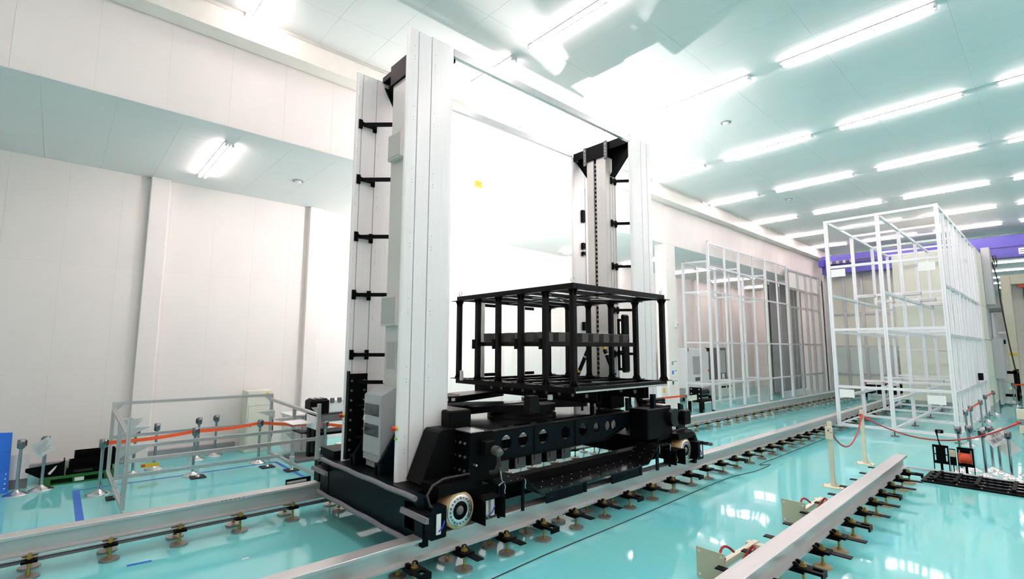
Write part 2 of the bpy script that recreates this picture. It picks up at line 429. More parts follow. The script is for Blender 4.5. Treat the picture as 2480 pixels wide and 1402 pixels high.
# ================================================================== RAILS
def isec(cy, zt, H=.24, W=.2, tf=.035, tw=.05):
    z0 = zt-H; h = W/2
    return [(cy-h, z0), (cy+h, z0), (cy+h, z0+tf*.6), (cy+tw*.6, z0+tf), (cy+tw*.6, zt-tf*1.6), (cy+h, zt-tf), (cy+h, zt-.006), (cy+h-.006, zt), (cy-h+.006, zt), (cy-h, zt-.006), (cy-h, zt-tf), (cy-tw*.6, zt-tf*1.6), (cy-tw*.6, z0+tf), (cy-h, z0+tf*.6)]
ZR = .46
FOOT = {}
def make_foot_meshes(key, pad):
    # foot on the -Y side of a rail at origin x=0, stud at y=-.17 ; rail centre y=0
    c = MB()
    c.prism([(-.08, -.27), (.08, -.27), (.08, -.02), (-.08, -.02)], 'z', .185, .215)
    c.prism([(-.06,-.02),(.06,-.02),(.06,-.2),(-.06,-.2)], 'z', .15, .185)
    c.cbox(-.075, -.02, -.14, -.085, .215, .255, .01).cbox(.02, .075, -.14, -.085, .215, .255, .01)
    if key == 'small':
        c = MB().prism([(-.07, -.235), (.07, -.235), (.07, -.02), (-.07, -.02)], 'z', .17, .20)
    elif key == 'tab':
        c.box(-.05, .05, -.48, -.27, .195, .207)
    else:
        c.box(-.08, -.04, -.37, -.27, .185, .215).box(.04, .08, -.37, -.27, .185, .215).box(-.08, .08, -.39, -.37, .15, .215)
    st = MB().cyl((0, -.175, .035), (0, -.175, .27), .015, 10).cyl((0, -.175, .215), (0, -.175, .225), .04, 14).cyl((0, -.175, .225), (0, -.175, .245), .026, 6).cyl((0, -.175, .035), (0, -.175, .06), .026, 8)
    pd = MB()
    if pad == 'foot_pad':
        pd.prism([(-.12, -.13), (-.05, -.08), (.06, -.1), (.1, -.19), (.03, -.27), (-.08, -.24)], 'z', 0, .034)
    else:
        pd.cyl((0, -.175, 0), (0, -.175, .022), .105, 18)
    return c, st, pd
def rail(name, label, cy, x0, x1, feet, padmat, rot=0.0, sides=(-1, 1), holes=(), small=False):
    piv = (x0, cy, 0)
    t = thing(name, label, 'rail', piv)
    MB().prism(isec(cy, ZR), 'x', x0, x1).build('beam', 'rail', t)
    if holes:
        hm = MB()
        for hx in holes:
            for k in range(6): hm.cyl((hx+k*.055, cy-.1005, ZR-.018), (hx+k*.055, cy-.09, ZR-.018), .008, 8)
            for k in range(6): hm.cyl((hx+k*.055, cy+.09, ZR-.018), (hx+k*.055, cy+.1005, ZR-.018), .008, 8)
        hm.build('bolt_holes', 'rail_hole', t)['kind'] = 'stuff'
    src = {}
    for i, fx in enumerate(feet):
        for sd in sides:
            key = 'tab' if (i % 3 != 1) else 'fork'
            if sd == 1: key = 'tab'
            if small: key = 'small'
            if (key, padmat) not in FOOT:
                c, s, p = make_foot_meshes(key, padmat)
                co = c.build('levelling_clamp', 'black', None); so = s.build('stud', 'brass', None); po = p.build('pad', padmat, None)
                FOOT[(key, padmat)] = (co, so, po); new = (co, so, po)
            else:
                new = []
                for o in FOOT[(key, padmat)]:
                    q = o.copy(); COL.objects.link(q); new.append(q)
            co, so, po = new
            co.parent = t; so.parent = co; po.parent = co
            co.location = (fx-piv[0], 0, 0); co.rotation_euler = (0, 0, 0 if sd == -1 else PI)
    t.rotation_euler = (0, 0, rot)
    return t
fN = [2.4+.68*k for k in range(36)]
fN = [f for f in fN if min(abs(f-q) for q in (18.8, 21.9, 24.95)) > .3]
rail('guide_rail', 'long silver guide rail in front, carrying the near wheels of the crane', 5.10, -1.0, 34.0, fN, 'foot_steel', math.radians(.3), holes=[4.75, 7.9, 12.2, 16.2, 22, 27])
fL = [-.75+.72*k for k in range(48)]
rl = rail('guide_rail', 'long silver guide rail under the rear side of the crane, starting at the left edge', 8.28, -3.0, 34.5, fL, 'foot_steel', math.radians(-.55), small=True, holes=[1.9, 9.5, 14.2, 22, 27])
MB().box(-3.0, 34.5, 8.155, 8.175, .15, .20).box(-3.0, 34.5, 8.13, 8.155, .165, .18).build('cable_tray', 'grey_dark', rl)
MB().box(-3.0, 34.5, 8.12, 8.135, .205, .222).build('edge_strip', 'rail', rl)
f3 = [5.6+.69*k for k in range(11)]
rail('guide_rail', 'short silver guide rail ending on the floor in the right foreground', 2.23, 1.5, 12.95, f3, 'foot_pad', math.radians(.75))
# ================================================================== STACKER CRANE
CR = thing('stacker_crane', 'tall twin-mast stacker crane with black base and silver mast panels on two rails', 'crane', (6.375, 6.6, .46))
def arc_panel(x0, x1, y0, y1, r0, r1):
    # horizontal outline of an extruded panel with rounded ends, front face y0
    P = []
    ym, h = (y0+y1)/2, (y1-y0)/2
    for k in range(7):
        t = PI/2 + PI*k/6.0*1.0
        P.append((x0 + r0 + r0*math.cos(t), ym + h*math.sin(t)))
    for k in range(7):
        t = -PI/2 + PI*k/6.0
        P.append((x1 - r1 + r1*math.cos(t), ym + h*math.sin(t)))
    return P
def smooth_all(o, ang=40):
    for p in o.data.polygons: p.use_smooth = True
    try: o.data.set_sharp_from_angle(angle=math.radians(ang))
    except Exception: pass
def panel(yf, thick, gx, X, z0, z1, mir):
    xs_ = sorted([X(3.3), X(4.1)])
    back = MB().box(xs_[0]+.03, xs_[1]-.03, yf+.012, yf+thick-.012, z0+.01, z1-.01).build('mast_panel', 'alu_groove', CR)
    e = [3.3, gx[0]-.008, gx[0]+.008, gx[1]-.008, gx[1]+.008, 4.1]
    for k in range(3):
        a, b = sorted((X(e[2*k]), X(e[2*k+1])))
        lo = (k == 0 and not mir) or (k == 2 and mir); hi = (k == 2 and not mir) or (k == 0 and mir)
        if lo or hi:
            rr = .035 if k == 0 else .09
            P = []
            if lo: P += [(a+rr+rr*math.cos(PI/2+PI*j/8), yf+thick/2+thick/2*math.sin(PI/2+PI*j/8)) for j in range(9)]
            else: P += [(a, yf+thick), (a, yf)]
            if hi: P += [(b-rr+rr*math.cos(-PI/2+PI*j/8), yf+thick/2+thick/2*math.sin(-PI/2+PI*j/8)) for j in range(9)]
            else: P += [(b, yf), (b, yf+thick)]
            o = MB().prism(P, 'z', z0, z1).build('panel_plank', 'alu_panel', back); smooth_all(o, 50)
        else:
            MB().box(a, b, yf, yf+thick, z0, z1).build('panel_plank', 'alu_panel', back)
    rv = MB()
    for xx in (gx[0]-.06, gx[1]+.06):
        for z in [z0+.35+.9*k for k in range(7)]:
            for dz in (0, .045, .2):
                rv.cyl((X(xx), yf-.002, z+dz), (X(xx), yf+.004, z+dz), .006, 6)
    rv.build('rivets', 'grey_mid', back)['kind'] = 'stuff'
    return back
ZM0, ZM1 = .9, 7.1
for mir in (False, True):
    X = (lambda x: 12.75-x) if mir else (lambda x: x)
    def bx(mb, x0, x1, *r): return mb.box(X(x0), X(x1), *r)
    pf = panel(5.80, .07, (3.474, 3.694), X, ZM0, ZM1, mir)
    pb = panel(7.40, .07, (3.40, 3.65), X, ZM0, ZM1, mir)
    # column
    col = MB()
    if mir:
        col.box(X(4.09), X(3.72), 6.45, 6.705, ZM0, 6.83).box(X(4.09), X(3.72), 6.785, 6.97, ZM0, 6.83).box(X(4.05), X(3.72), 6.705, 6.785, ZM0, 6.83)
        co = col.build('mast_column', 'mast_grey', CR)
        MB().box(X(4.062), X(4.05), 6.71, 6.78, ZM0, 6.83).build('hoist_slot', 'black', co)
        sk = MB()
        for k in range(56): sk.box(X(4.068), X(4.062), 6.73, 6.765, 1.2+k*.1, 1.2+k*.1+.045)
        sk.build('hoist_chain', 'foot_steel', co)['kind'] = 'stuff'
        MB().box(X(4.10), X(4.07), 6.435, 6.45, ZM0, 6.8).box(X(3.76), X(3.74), 6.435, 6.45, ZM0, 6.5).box(X(3.85), X(3.845), 6.44, 6.45, ZM0, 6.5).box(X(3.95), X(3.945), 6.44, 6.45, ZM0, 6.5).build('column_trim', 'alu_grey', co)
    else:
        co = col.box(3.72, 4.1, 6.45, 6.97, ZM0, 6.83).build('mast_column', 'mast_grey', CR)
        for z0, z1, yy0, yy1 in ((5.50, 5.92, 6.50, 6.90), (2.92, 3.37, 6.50, 6.95)):
            b = MB().cbox(3.62, 3.72, yy0, yy1, z0, z1, .006).build('fan_box', 'mast_grey', CR)
            MB().box(3.612, 3.621, yy0+.03, yy1-.03, z0+.03, z1-.03).build('filter_mesh', 'mesh_grey', b)
        wn = MB().box(3.708, 3.72, 6.61, 6.63, 2.26, 2.70).box(3.708, 3.72, 6.90, 6.915, 2.26, 2.70).box(3.708, 3.72, 6.63, 6.90, 2.685, 2.70).box(3.708, 3.72, 6.63, 6.90, 2.26, 2.275).build('window_frame', 'mast_grey', CR)
        MB().box(3.712, 3.719, 6.63, 6.90, 2.275, 2.685).build('window_pane', 'mesh_grey', wn)
        MB().box(3.716, 3.72, 6.47, 6.95, 2.095, 2.10).build('panel_joint', 'seam', co)
        MB().box(3.70, 3.722, 6.93, 6.96, 2.06, 2.13).build('hinge', 'white', co)
    # header
    hd = bx(MB(), 3.68, 4.12, 6.42, 7.0, 6.83, 7.16).build('mast_header', 'black', CR)
    for sy in (6.38, 6.96): bx(MB(), 4.10, 4.13, sy, sy+.08, 6.76, 7.17).build('header_strap', 'grey_dark', hd)
    hb = MB()
    for yy in (6.42, 7.0):
        for zz in (6.86, 6.93, 7.0, 7.1): hb.cyl((X(4.13), yy, zz), (X(4.137), yy, zz), .012, 8)
    hb.build('header_bolts', 'steel', hd)['kind'] = 'stuff'
    for (ya, yb_) in ((6.42, 5.875), (7.0, 7.395)):
        arm = bx(MB(), 3.74, 4.06, min(ya, yb_), max(ya, yb_), 7.07, 7.16).build('header_arm', 'black', CR)
        bx(MB(), 4.03, 4.06, min(ya, yb_), max(ya, yb_), 6.98, 7.07).build('arm_lip', 'black', arm)
        MB().prism([(ya, 7.07), (yb_, 7.07), (yb_, 7.0), (ya, 6.42)], 'x', X(3.86), X(3.89)).build('gusset', 'black', arm)
        MB().prism([(ya, 6.42), (yb_, 7.0), (yb_, 6.99), (ya, 6.40)], 'x', X(3.78), X(3.97)).build('gusset_flange', 'black', arm)
    # diagonal spacer bars
    if not mir:
        for z in (6.22, 5.29, 4.35, 3.42, 2.485):
            br = MB()
            for xx in (3.375, 3.625):
                br.prism([(xx-.03, z-.075), (xx+.03, z-.075), (xx+.03, z+.075), (xx-.03, z+.075)], 'y', 7.37, 7.40)
            br.prism([(3.36, z-.05), (3.42, z-.028), (3.58, z-.028), (3.64, z-.05), (3.64, z+.05), (3.58, z+.028), (3.42, z+.028), (3.36, z+.05)], 'y', 7.345, 7.385)
            b = br.build('bar_bracket', 'black', CR)
            MB().bar((3.46, 7.35, z), (3.90, 6.93, z), .05, .055).build('spacer_bar', 'black', b)
        MB().bar((3.46, 7.29, 2.07), (3.90, 6.93, 2.07), .05, .055).build('spacer_bar', 'black', CR)
        bp = MB().box(3.30, 3.60, 7.27, 7.30, .95, 2.20).box(3.29, 3.305, 7.24, 7.33, .95, 2.24).build('mast_foot_plate', 'black', CR)
        bo = MB()
        for k in range(8):
            for xx in (3.345, 3.55): bo.cyl((xx, 7.255, 1.08+k*.145), (xx, 7.27, 1.08+k*.145), .018, 8)
        bo.build('plate_bolts', 'grey_dark', bp)['kind'] = 'stuff'
        MB().box(3.42, 3.60, 7.1, 7.27, 1.72, 1.735).box(3.42, 3.60, 7.1, 7.27, 1.25, 1.265).build('plate_shelf', 'black', bp)
    else:
        for z in (6.31, 5.34, 4.38, 3.42, 2.48):
            br = MB()
            for xx in (8.83, 8.98): br.cbox(xx-.03, xx+.03, 6.41, 6.45, z-.08, z+.08, .012)
            br.prism([(8.82, z-.045), (8.99, z-.045), (8.99, z+.045), (8.82, z+.045)], 'y', 6.395, 6.42)
            b = br.build('bar_bracket', 'black', CR)
            MB().bar((8.93, 6.42, z), (9.40, 5.88, z), .05, .055).build('spacer_bar', 'black', b)
    # emergency stop buttons on the outer edge
    if not mir:
        for yy in (5.81, 7.41):
            es = MB().cyl((3.31, yy+.01, 1.57), (3.28, yy+.01, 1.57), .03, 14).build('stop_button_collar', 'yellow', CR)
            MB().cyl((3.28, yy+.01, 1.57), (3.235, yy+.01, 1.57), .024, 14, .03).build('stop_button', 'red', es)
        MB().cyl((3.32, 5.82, 1.44), (3.285, 5.82, 1.44), .016, 10).build('key_switch', 'green_led', CR)
# ties between the masts
ta = MB().box(4.09, 8.66, 5.81, 5.82, 6.98, 7.10).box(4.09, 8.66, 5.82, 5.88, 6.98, 6.99).box(4.09, 8.66, 5.82, 5.88, 7.09, 7.10).build('tie_rail', 'alu', CR)
MB().box(4.10, 4.16, 5.87, 5.93, 6.93, 7.06).build('tie_clamp', 'black', ta)
MB().box(4.09, 8.66, 7.40, 7.41, 7.10, 7.22).box(4.09, 8.66, 7.41, 7.47, 7.10, 7.11).box(4.09, 8.66, 7.41, 7.47, 7.21, 7.22).build('tie_rail', 'alu', CR)
# sensors on the inner edge of the far mast
for z, h in ((5.55, .3), (4.9, .16), (4.75, .1), (3.75, .16), (3.0, .2), (2.72, .1)):
    MB().cbox(8.93, 9.03, 7.33, 7.40, z, z+h, .01).build('limit_sensor', 'black', CR)
MB().cyl((9.08, 7.37, 2.0), (9.08, 7.37, 6.4), .008, 6).build('sensor_rod', 'alu_grey', CR)
cc = MB().cbox(8.62, 8.86, 6.05, 6.12, 2.1, 3.3, .03).build('cable_chain', 'black', CR)
MB().box(8.50, 8.62, 6.06, 6.11, 2.15, 2.2).box(8.50, 8.62, 6.06, 6.11, 2.5, 2.55).box(8.50, 8.62, 6.06, 6.11, 2.85, 2.9).box(8.50, 8.62, 6.06, 6.11, 3.15, 3.2).box(8.50, 8.52, 6.06, 6.11, 2.15, 3.2).build('chain_ladder', 'black', cc)
# hazard-taped struts on the far end of the carriage
for a, b in (((8.5, 7.23, 1.92), (8.5, 6.81, 2.70)), ((8.5, 6.20, 2.05), (8.5, 6.50, 2.70))):
    st = MB().bar(a, b, .06, .06).build('brace_strut', 'black', CR)
    A, B = Vector(a), Vector(b)
    MB().bar(A+(B-A)*.80, A+(B-A)*.93, .064, .064).bar(A+(B-A)*.2, A+(B-A)*.26, .064, .064).build('hazard_tape', 'yellow', st)
    for q0, q1 in ((.62, .66), (.06, .10)): MB().bar(A+(B-A)*q0, A+(B-A)*q1, .065, .065).build('white_tape', 'white', st)
# control cabinet
cb = MB().prism([(3.40, 1.02), (3.72, 1.02), (3.72, 2.04), (3.62, 2.04), (3.40, 1.93)], 'y', 6.40, 6.92).build('control_cabinet', 'cabinet', CR)
MB().cbox(3.388, 3.40, 6.405, 6.915, 1.12, 1.92, .004).build('cabinet_door', 'cabinet', cb)
for z in (1.64, 1.36): MB().box(3.382, 3.389, 6.46, 6.88, z, z+.16).build('inspection_window', 'glass_dark', cb)
MB().cbox(3.372, 3.39, 6.875, 6.90, 1.55, 1.62, .004).build('door_handle', 'white', cb)
MB().box(3.44, 3.70, 6.44, 6.90, .92, 1.02).build('cabinet_plinth', 'grey_mid', cb)
# base
for mir in (False, True):
    X = (lambda x: 12.75-x) if mir else (lambda x: x)
    def bx(mb, x0, x1, *r): return mb.box(X(x0), X(x1), *r)
    eb = bx(bx(MB(), 3.22, 3.30, 5.02, 7.98, .36, .90), 3.30, 3.52, 5.2, 8.0, .48, .84).build('end_beam', 'navy', CR)
    bx(MB(), 3.212, 3.222, 7.66, 7.68, .36, .90).build('beam_joint', 'black', eb)
    bx(bx(bx(MB(), 3.30, 4.30, 5.30, 8.0, .55, .90), 3.26, 3.9, 7.6, 8.12, .90, 1.02), 3.40, 3.95, 4.98, 5.36, .88, .99).build('mast_base', 'black', CR)
    for (yy0, yy1) in ((5.03, 5.42), (7.88, 8.24)):
        bx(MB(), 3.22, 3.95, yy0+.17, yy1, .49, .80).build('wheel_fork', 'black', CR)
    # wheels
    for yc, sg in ((4.985, 1), (8.20, 1)):
        wx, wz, r = X(3.71), .675, .215
        wh = MB().lathe([(r-.012, 0), (r, .012), (r, .20), (r-.012, .212)], (wx, yc, wz), 'y', 40).build('wheel', 'tyre', CR)
        MB().lathe([(.105, -.012), (.178, -.012), (.184, -.004), (.184, .01)], (wx, yc, wz), 'y', 36, caps=False).build('rim', 'steel', wh)
        MB().lathe([(.05, -.006), (.106, -.006), (.106, .01)], (wx, yc, wz), 'y', 30, caps=False).build('hub', 'black', wh)
        MB().lathe([(.001, -.03), (.026, -.03), (.034, -.022), (.05, -.012), (.055, .0)], (wx, yc, wz), 'y', 24).build('axle_cap', 'grey_dark', wh)
        bo = MB()
        for k in range(20):
            t = 2*PI*k/20
            cx, cz = wx+.145*math.cos(t), wz+.145*math.sin(t)
            bo.cyl((cx, yc-.02, cz), (cx, yc-.012, cz), .013 if k % 2 else .010, 8)
        bo.build('wheel_bolts', 'grey_dark', wh)['kind'] = 'stuff'
    # bumpers
    for (ya, yb_, zz) in ((5.10, 7.80, .885), (5.20, 7.90, .39)):
        xx = X(3.165)
        pts = [(xx, ya+(yb_-ya)*k/12, zz + .006*math.sin(k*1.7)) for k in range(13)]
        MB().tube(pts, .032, 10).build('bumper_tube', 'bumper', CR)
    for yc in (5.02, 7.74):
        bb = MB().prism([(X(3.075), .715), (X(3.125), .705), (X(3.125), .765), (X(3.09), .77)], 'y', yc-.27, yc+.27).build('buffer_bar', 'bumper', CR)
        bx(MB(), 3.125, 3.22, yc-.2, yc+.2, .755, .775).build('buffer_bracket', 'black', bb)
    # electronics boxes at the wheel
    e1 = bx(bx(bx(MB(), 3.24, 3.43, 4.87, 4.885, .47, .80), 3.24, 3.255, 4.885, 5.05, .47, .80), 3.24, 3.44, 4.885, 5.05, .785, .80).build('sensor_box', 'navy', CR)
    bx(MB(), 3.44, 3.45, 4.885, 5.05, .47, .80).build('box_side', 'black', e1)
    bx(MB(), 3.30, 3.36, 4.862, 4.87, .52, .74).build('terminal_strip', 'white', e1)
    MB().tube([(X(3.33), 4.86, .55), (X(3.37), 4.84, .6), (X(3.40), 4.85, .66)], .008, 6).build('wire', 'wire_blue', e1)
    e2 = bx(bx(bx(MB(), 3.98, 4.31, 4.90, 5.10, .735, .75), 3.98, 3.995, 4.84, 5.10, .47, .75), 4.295, 4.31, 4.84, 5.10, .50, .75).build('terminal_box', 'black', CR)
    bx(MB(), 3.98, 4.31, 5.09, 5.10, .5, .75).build('box_back', 'black', e2)
    bx(MB(), 4.10, 4.15, 4.98, 5.09, .53, .72).build('terminal_strip', 'white', e2)
    bx(MB(), 4.19, 4.25, 4.98, 5.09, .51, .73).build('terminal_strip', 'white', e2)
    MB().tube([(X(4.05), 5.0, .55), (X(4.1), 4.95, .52), (X(4.2), 4.96, .56), (X(4.26), 4.98, .62)], .007, 6).build('wire', 'wire_blue', e2)
    MB().tube([(X(4.03), 5.0, .62), (X(4.08), 4.94, .55), (X(4.14), 4.95, .5)], .007, 6).build('wire', 'wire_green', e2)
    # cable over the wheel
    MB().tube([(X(3.35), 4.90, .62), (X(3.33), 4.93, .74), (X(3.28), 4.98, .82), (X(3.27), 5.02, .92), (X(3.36), 5.05, 1.0), (X(3.55), 5.1, 1.04), (X(3.95), 5.12, 1.03)], .016, 8).build('cable', 'black_rubber', CR)
    # sloped foot brace and carriage end block
    MB().prism([(X(3.43), .93), (X(3.93), .93), (X(3.93), 1.55), (X(3.72), 1.55), (X(3.68), 1.52)], 'y', 5.40, 5.76).build('foot_brace', 'black', CR)
    for yy in (6.28, 7.04):
        fbm = MB().prism([(X(3.30), .90), (X(3.72), .90), (X(3.72), 1.55), (X(3.66), 1.55), (X(3.30), 1.02)], 'y', yy, yy+.05).build('foot_rib', 'navy', CR)
        bx(MB(), 3.30, 3.34, yy-.07, yy+.09, .90, 1.05).build('rib_stop', 'navy', fbm)
    bk = MB().prism([(X(3.93), .93), (X(4.46), .90), (X(4.42), 1.20), (X(4.33), 1.52), (X(3.97), 1.52)], 'y', 5.12, 5.55).build('carriage_end_block', 'black', CR)
    bo = MB()
    for k in range(3):
        for yy in (5.2, 5.3, 5.42): bo.cyl((X(3.945), yy, 1.05+k*.17), (X(3.925), yy, 1.05+k*.17), .018, 8)
    bo.build('block_bolts', 'steel', bk)['kind'] = 'stuff'
    MB().box(X(3.97), X(4.2), 5.14, 5.5, 1.52, 1.535).build('block_cap', 'steel', bk)
    if not mir:
        mo = MB().cbox(4.10, 4.26, 4.98, 5.12, 1.24, 1.42, .01).build('drive_motor', 'black', CR)
        MB().cyl((4.24, 5.05, 1.30), (4.24, 4.90, 1.30), .06, 18).cyl((4.24, 4.90, 1.30), (4.24, 4.86, 1.27), .05, 18).build('motor_cap', 'box_grey', mo)
        MB().tube([(4.26, 4.93, 1.28), (4.25, 4.9, 1.15), (4.22, 4.92, 1.05), (4.19, 5.0, 1.03)], .03, 10).build('motor_cable', 'black_rubber', mo)
        MB().tube([(4.28, 4.9, 1.05), (4.26, 4.86, .97), (4.3, 4.88, .92), (4.25, 4.9, .88)], .006, 6).build('chain', 'steel', mo)
        MB().cyl((4.02, 5.12, 1.13), (4.02, 5.06, 1.13), .014, 10).build('indicator_pin', 'steel', bk)
    else:
        dc = MB().cbox(7.95, 8.72, 5.10, 5.50, .95, 1.50, .02).build('drive_housing', 'black', CR)
        MB().cyl((8.75, 5.35, 1.30), (8.75, 5.0, 1.30), .17, 28).build('gear_head', 'black_gloss', dc)
        MB().cyl((8.95, 5.0, 1.28), (8.95, 5.25, 1.28), .13, 24).build('motor_body', 'black', dc)
        MB().cbox(8.95, 9.2, 4.93, 5.10, 1.15, 1.42, .02).build('motor_box', 'black', dc)
        MB().prism([(9.12, .95), (9.42, .95), (9.36, 1.48), (9.22, 1.52), (9.22, 1.12), (9.12, 1.1)], 'y', 5.18, 5.22).build('side_plate', 'navy', dc)
        MB().cbox(8.55, 9.25, 5.5, 5.62, 1.48, 1.60, .02).build('motor_cover', 'black', dc)
# side beams and walkway deck
MB().box(3.52, 9.23, 5.42, 5.60, .49, .76).build('side_beam', 'black', CR)
MB().box(3.52, 9.23, 7.70, 8.0, .49, .76).build('side_beam', 'black', CR)
dp = MB()
prof = [(4.28, .88), (4.76, .88), (5.06, .63), (7.69, .63), (7.99, .88), (8.47, .88)]
dk = None
for k in range(5):
    (xa, za), (xb, zb) = prof[k], prof[k+1]
    d = MB()
    n0 = Vector((-(zb-za), 0, xb-xa)).normalized()*.02
    d.prism([(xa, za), (xb, zb), (xb-n0.x, zb-n0.z), (xa-n0.x, za-n0.z)], 'y', 4.94, 5.38)
    dk = d.build('walkway_plate', 'black_rack' if k != 2 else 'black_gloss', CR)
    sb = MB()
    for q in range(1, 12 if k == 2 else 4):
        t = q/(12.0 if k == 2 else 4.0); xx = xa+(xb-xa)*t; zz = za+(zb-za)*t
        for yy in (4.97, 5.16, 5.35): sb.cyl((xx, yy, zz), (xx, yy, zz+.004), .007, 6)
    sb.build('deck_screws', 'white', dk)['kind'] = 'stuff'
for xx in (4.30, 4.36, 4.72, 7.99, 8.02, 8.42):
    MB().box(xx, xx+.035, 4.96, 4.99, .46, .87).build('walkway_leg', 'navy', CR)
for xx in (4.38, 4.74, 8.04, 8.40):
    MB().tube([(xx, 4.935, .87), (xx+.008, 4.928, .83), (xx-.006, 4.928, .79), (xx+.004, 4.93, .75)], .006, 6).build('chain_hook', 'steel', CR)
for xa, xb in ((5.16, 5.95), (6.72, 7.42)):
    sk = MB().box(xa, xb, 4.945, 4.96, .47, .615).build('skirt_panel', 'navy', CR)
    sl_ = MB()
    for k in range(4):
        wdt = (xb-xa)/4
        for q in range(3): sl_.box(xa+k*wdt+.03, xa+(k+1)*wdt-.03, 4.938, 4.946, .50+q*.035, .515+q*.035)
    sl_.build('skirt_louvres', 'navy', sk)['kind'] = 'stuff'
for xx in (5.98, 6.66, 7.45):
    MB().box(xx, xx+.05, 4.94, 4.97, .47, .615).build('skirt_post', 'navy', CR)
# drive controllers on the far side beam
for k in range(6):
    x = 5.62 + k*.43
    dv = MB().cbox(x, x+.27, 7.0, 7.16, .36, .66, .006).build('drive_controller', 'drive', CR)
    MB().box(x+.05, x+.075, 6.994, 7.0, .46, .62).build('red_label', 'red', dv)
    MB().box(x-.10, x, 7.02, 7.14, .37, .65).build('connector_block', 'black', dv)
MB().box(5.4, 8.4, 7.05, 7.2, .66, .72).build('controller_beam', 'black', CR)
# ---- carriage
def girder(y, nm):
    poly = [(4.45, 1.02), (7.25, 1.02), (8.05, 1.24), (8.05, 1.41), (4.45, 1.41)]
    hx = [4.93, 5.27, 5.70, 6.22, 6.66, 7.02, 7.34, 7.52]
    # web with real holes: build as strips between holes
    hr, zc = .105, 1.235
    gm = MB()
    def zlo(x): return 1.02 if x <= 7.25 else 1.02+(x-7.25)*.275
    cuts = [4.45]
    for i, h in enumerate(hx):
        r = hr if i < 5 else .08
        cuts += [h-r, h+r]
    cuts.append(8.05)
    for i in range(0, len(cuts), 2):
        a, b = cuts[i], cuts[i+1]
        gm.prism([(a, zlo(a)), (b, zlo(b)), (b, 1.41), (a, 1.41)], 'y', y, y+.025)
    for i, h in enumerate(hx):
        r = hr if i < 5 else .08
        N = 16
        for sgn in (1, -1):
            pts = [(h-r+2*r*k/N, zc + sgn*math.sqrt(max(0, r*r-(r-2*r*k/N)**2))) for k in range(N+1)]
            for k in range(N):
                (xa, za), (xb, zb) = pts[k], pts[k+1]
                if sgn > 0: gm.prism([(xa, za), (xb, zb), (xb, 1.41), (xa, 1.41)], 'y', y, y+.025)
                else: gm.prism([(xa, zlo(xa)), (xb, zlo(xb)), (xb, zb), (xa, za)], 'y', y, y+.025)
    g_ = gm.build(nm, 'navy', CR)
    fl = MB().box(4.45, 8.05, y-.02, y+.12, 1.405, 1.425).prism([(4.45, 1.00), (7.25, 1.00), (8.05, 1.22), (8.05, 1.235), (7.25, 1.02), (4.45, 1.02)], 'y', y-.03, y+.14)
    fl.build('girder_flange', 'black', g_)
    for xr in (5.49, 6.44): MB().box(xr, xr+.04, y-.01, y, 1.02, 1.40).build('girder_rib', 'black', g_)
girder(5.52, 'carriage_girder'); girder(7.62, 'carriage_girder')
MB().box(4.3, 5.15, 5.54, 7.7, 1.38, 1.40).box(7.4, 8.3, 5.54, 7.7, 1.38, 1.40).box(5.15, 7.4, 5.9, 7.3, 1.36, 1.40).build('carriage_deck', 'black_gloss', CR)
MB().cbox(3.98, 4.35, 5.60, 6.3, 1.42, 1.75, .02).build('lift_bracket', 'black', CR)
MB().cbox(8.1, 8.55, 6.0, 6.4, 1.42, 1.8, .02).build('lift_bracket', 'black', CR)
MB().bar((8.55, 5.75, 1.85), (8.95, 5.75, 1.15), .06, .12).build('carriage_stay', 'navy', CR)
MB().bar((7.75, 6.2, 1.40), (7.75, 6.2, 1.75), .06, .06).build('carriage_upright', 'navy', CR)
MB().bar((8.3, 5.2, 1.45), (8.3, 5.2, 1.75), .08, .08).build('carriage_upright', 'navy', CR)
# ---- transfer arms
tt = MB().lathe([(.62, 0), (.62, .05), (.55, .06), (.55, .10)], (6.30, 6.65, 1.40), 'z', 40).build('turntable', 'black', CR)
def link(p, q, r0, r1, z0, z1, nm, mt='black_rack'):
    P, Q = Vector(p), Vector(q); d = (Q-P).normalized(); nrm = Vector((-d.y, d.x))
    a0 = math.atan2(nrm.y, nrm.x); pts = []
    for k in range(13): t = a0+PI*k/12; pts.append((P.x+r0*math.cos(t), P.y+r0*math.sin(t)))
    for k in range(13): t = a0+PI+PI*k/12; pts.append((Q.x+r1*math.cos(t), Q.y+r1*math.sin(t)))
    o = MB().prism(pts, 'z', z0, z1).build(nm, mt, CR); smooth_all(o, 40)
    return o
l1 = link((6.45, 6.45), (5.15, 7.35), .36, .28, 1.50, 1.62, 'lower_arm')
MB().box(5.2, 6.3, 6.6, 6.9, 1.62, 1.632).build('arm_cover', 'black_gloss', l1)
l2 = link((5.25, 7.45), (6.55, 7.75), .30, .22, 1.65, 1.76, 'upper_arm')
MB().lathe([(.20, .11), (.20, .118), (.13, .118), (.13, .112)], (5.25, 7.45, 1.65), 'z', 28, caps=False).build('joint_ring', 'grey_dark', l2)
MB().box(5.0, 5.07, 7.19, 7.2, 1.68, 1.73).box(5.12, 5.19, 7.155, 7.165, 1.68, 1.73).build('joint_labels', 'paper', l2)
l3 = link((6.95, 6.85), (7.5, 6.4), .34, .22, 1.50, 1.66, 'lower_arm')
MB().prism([(7.62, 6.2), (7.75, 6.35), (7.6, 6.62), (7.45, 6.5)], 'z', 1.49, 1.67).build('arm_end_cap', 'tan', l3)
MB().lathe([(.27, .0), (.27, .006)], (6.95, 6.85, 1.66), 'z', 28).build('joint_cover', 'black_gloss', l3)
MB().prism([(5.42, 1.60), (5.66, 1.60), (5.62, 1.86), (5.44, 1.86)], 'y', 5.55, 5.68).build('sensor_tower', 'black_rack', CR)
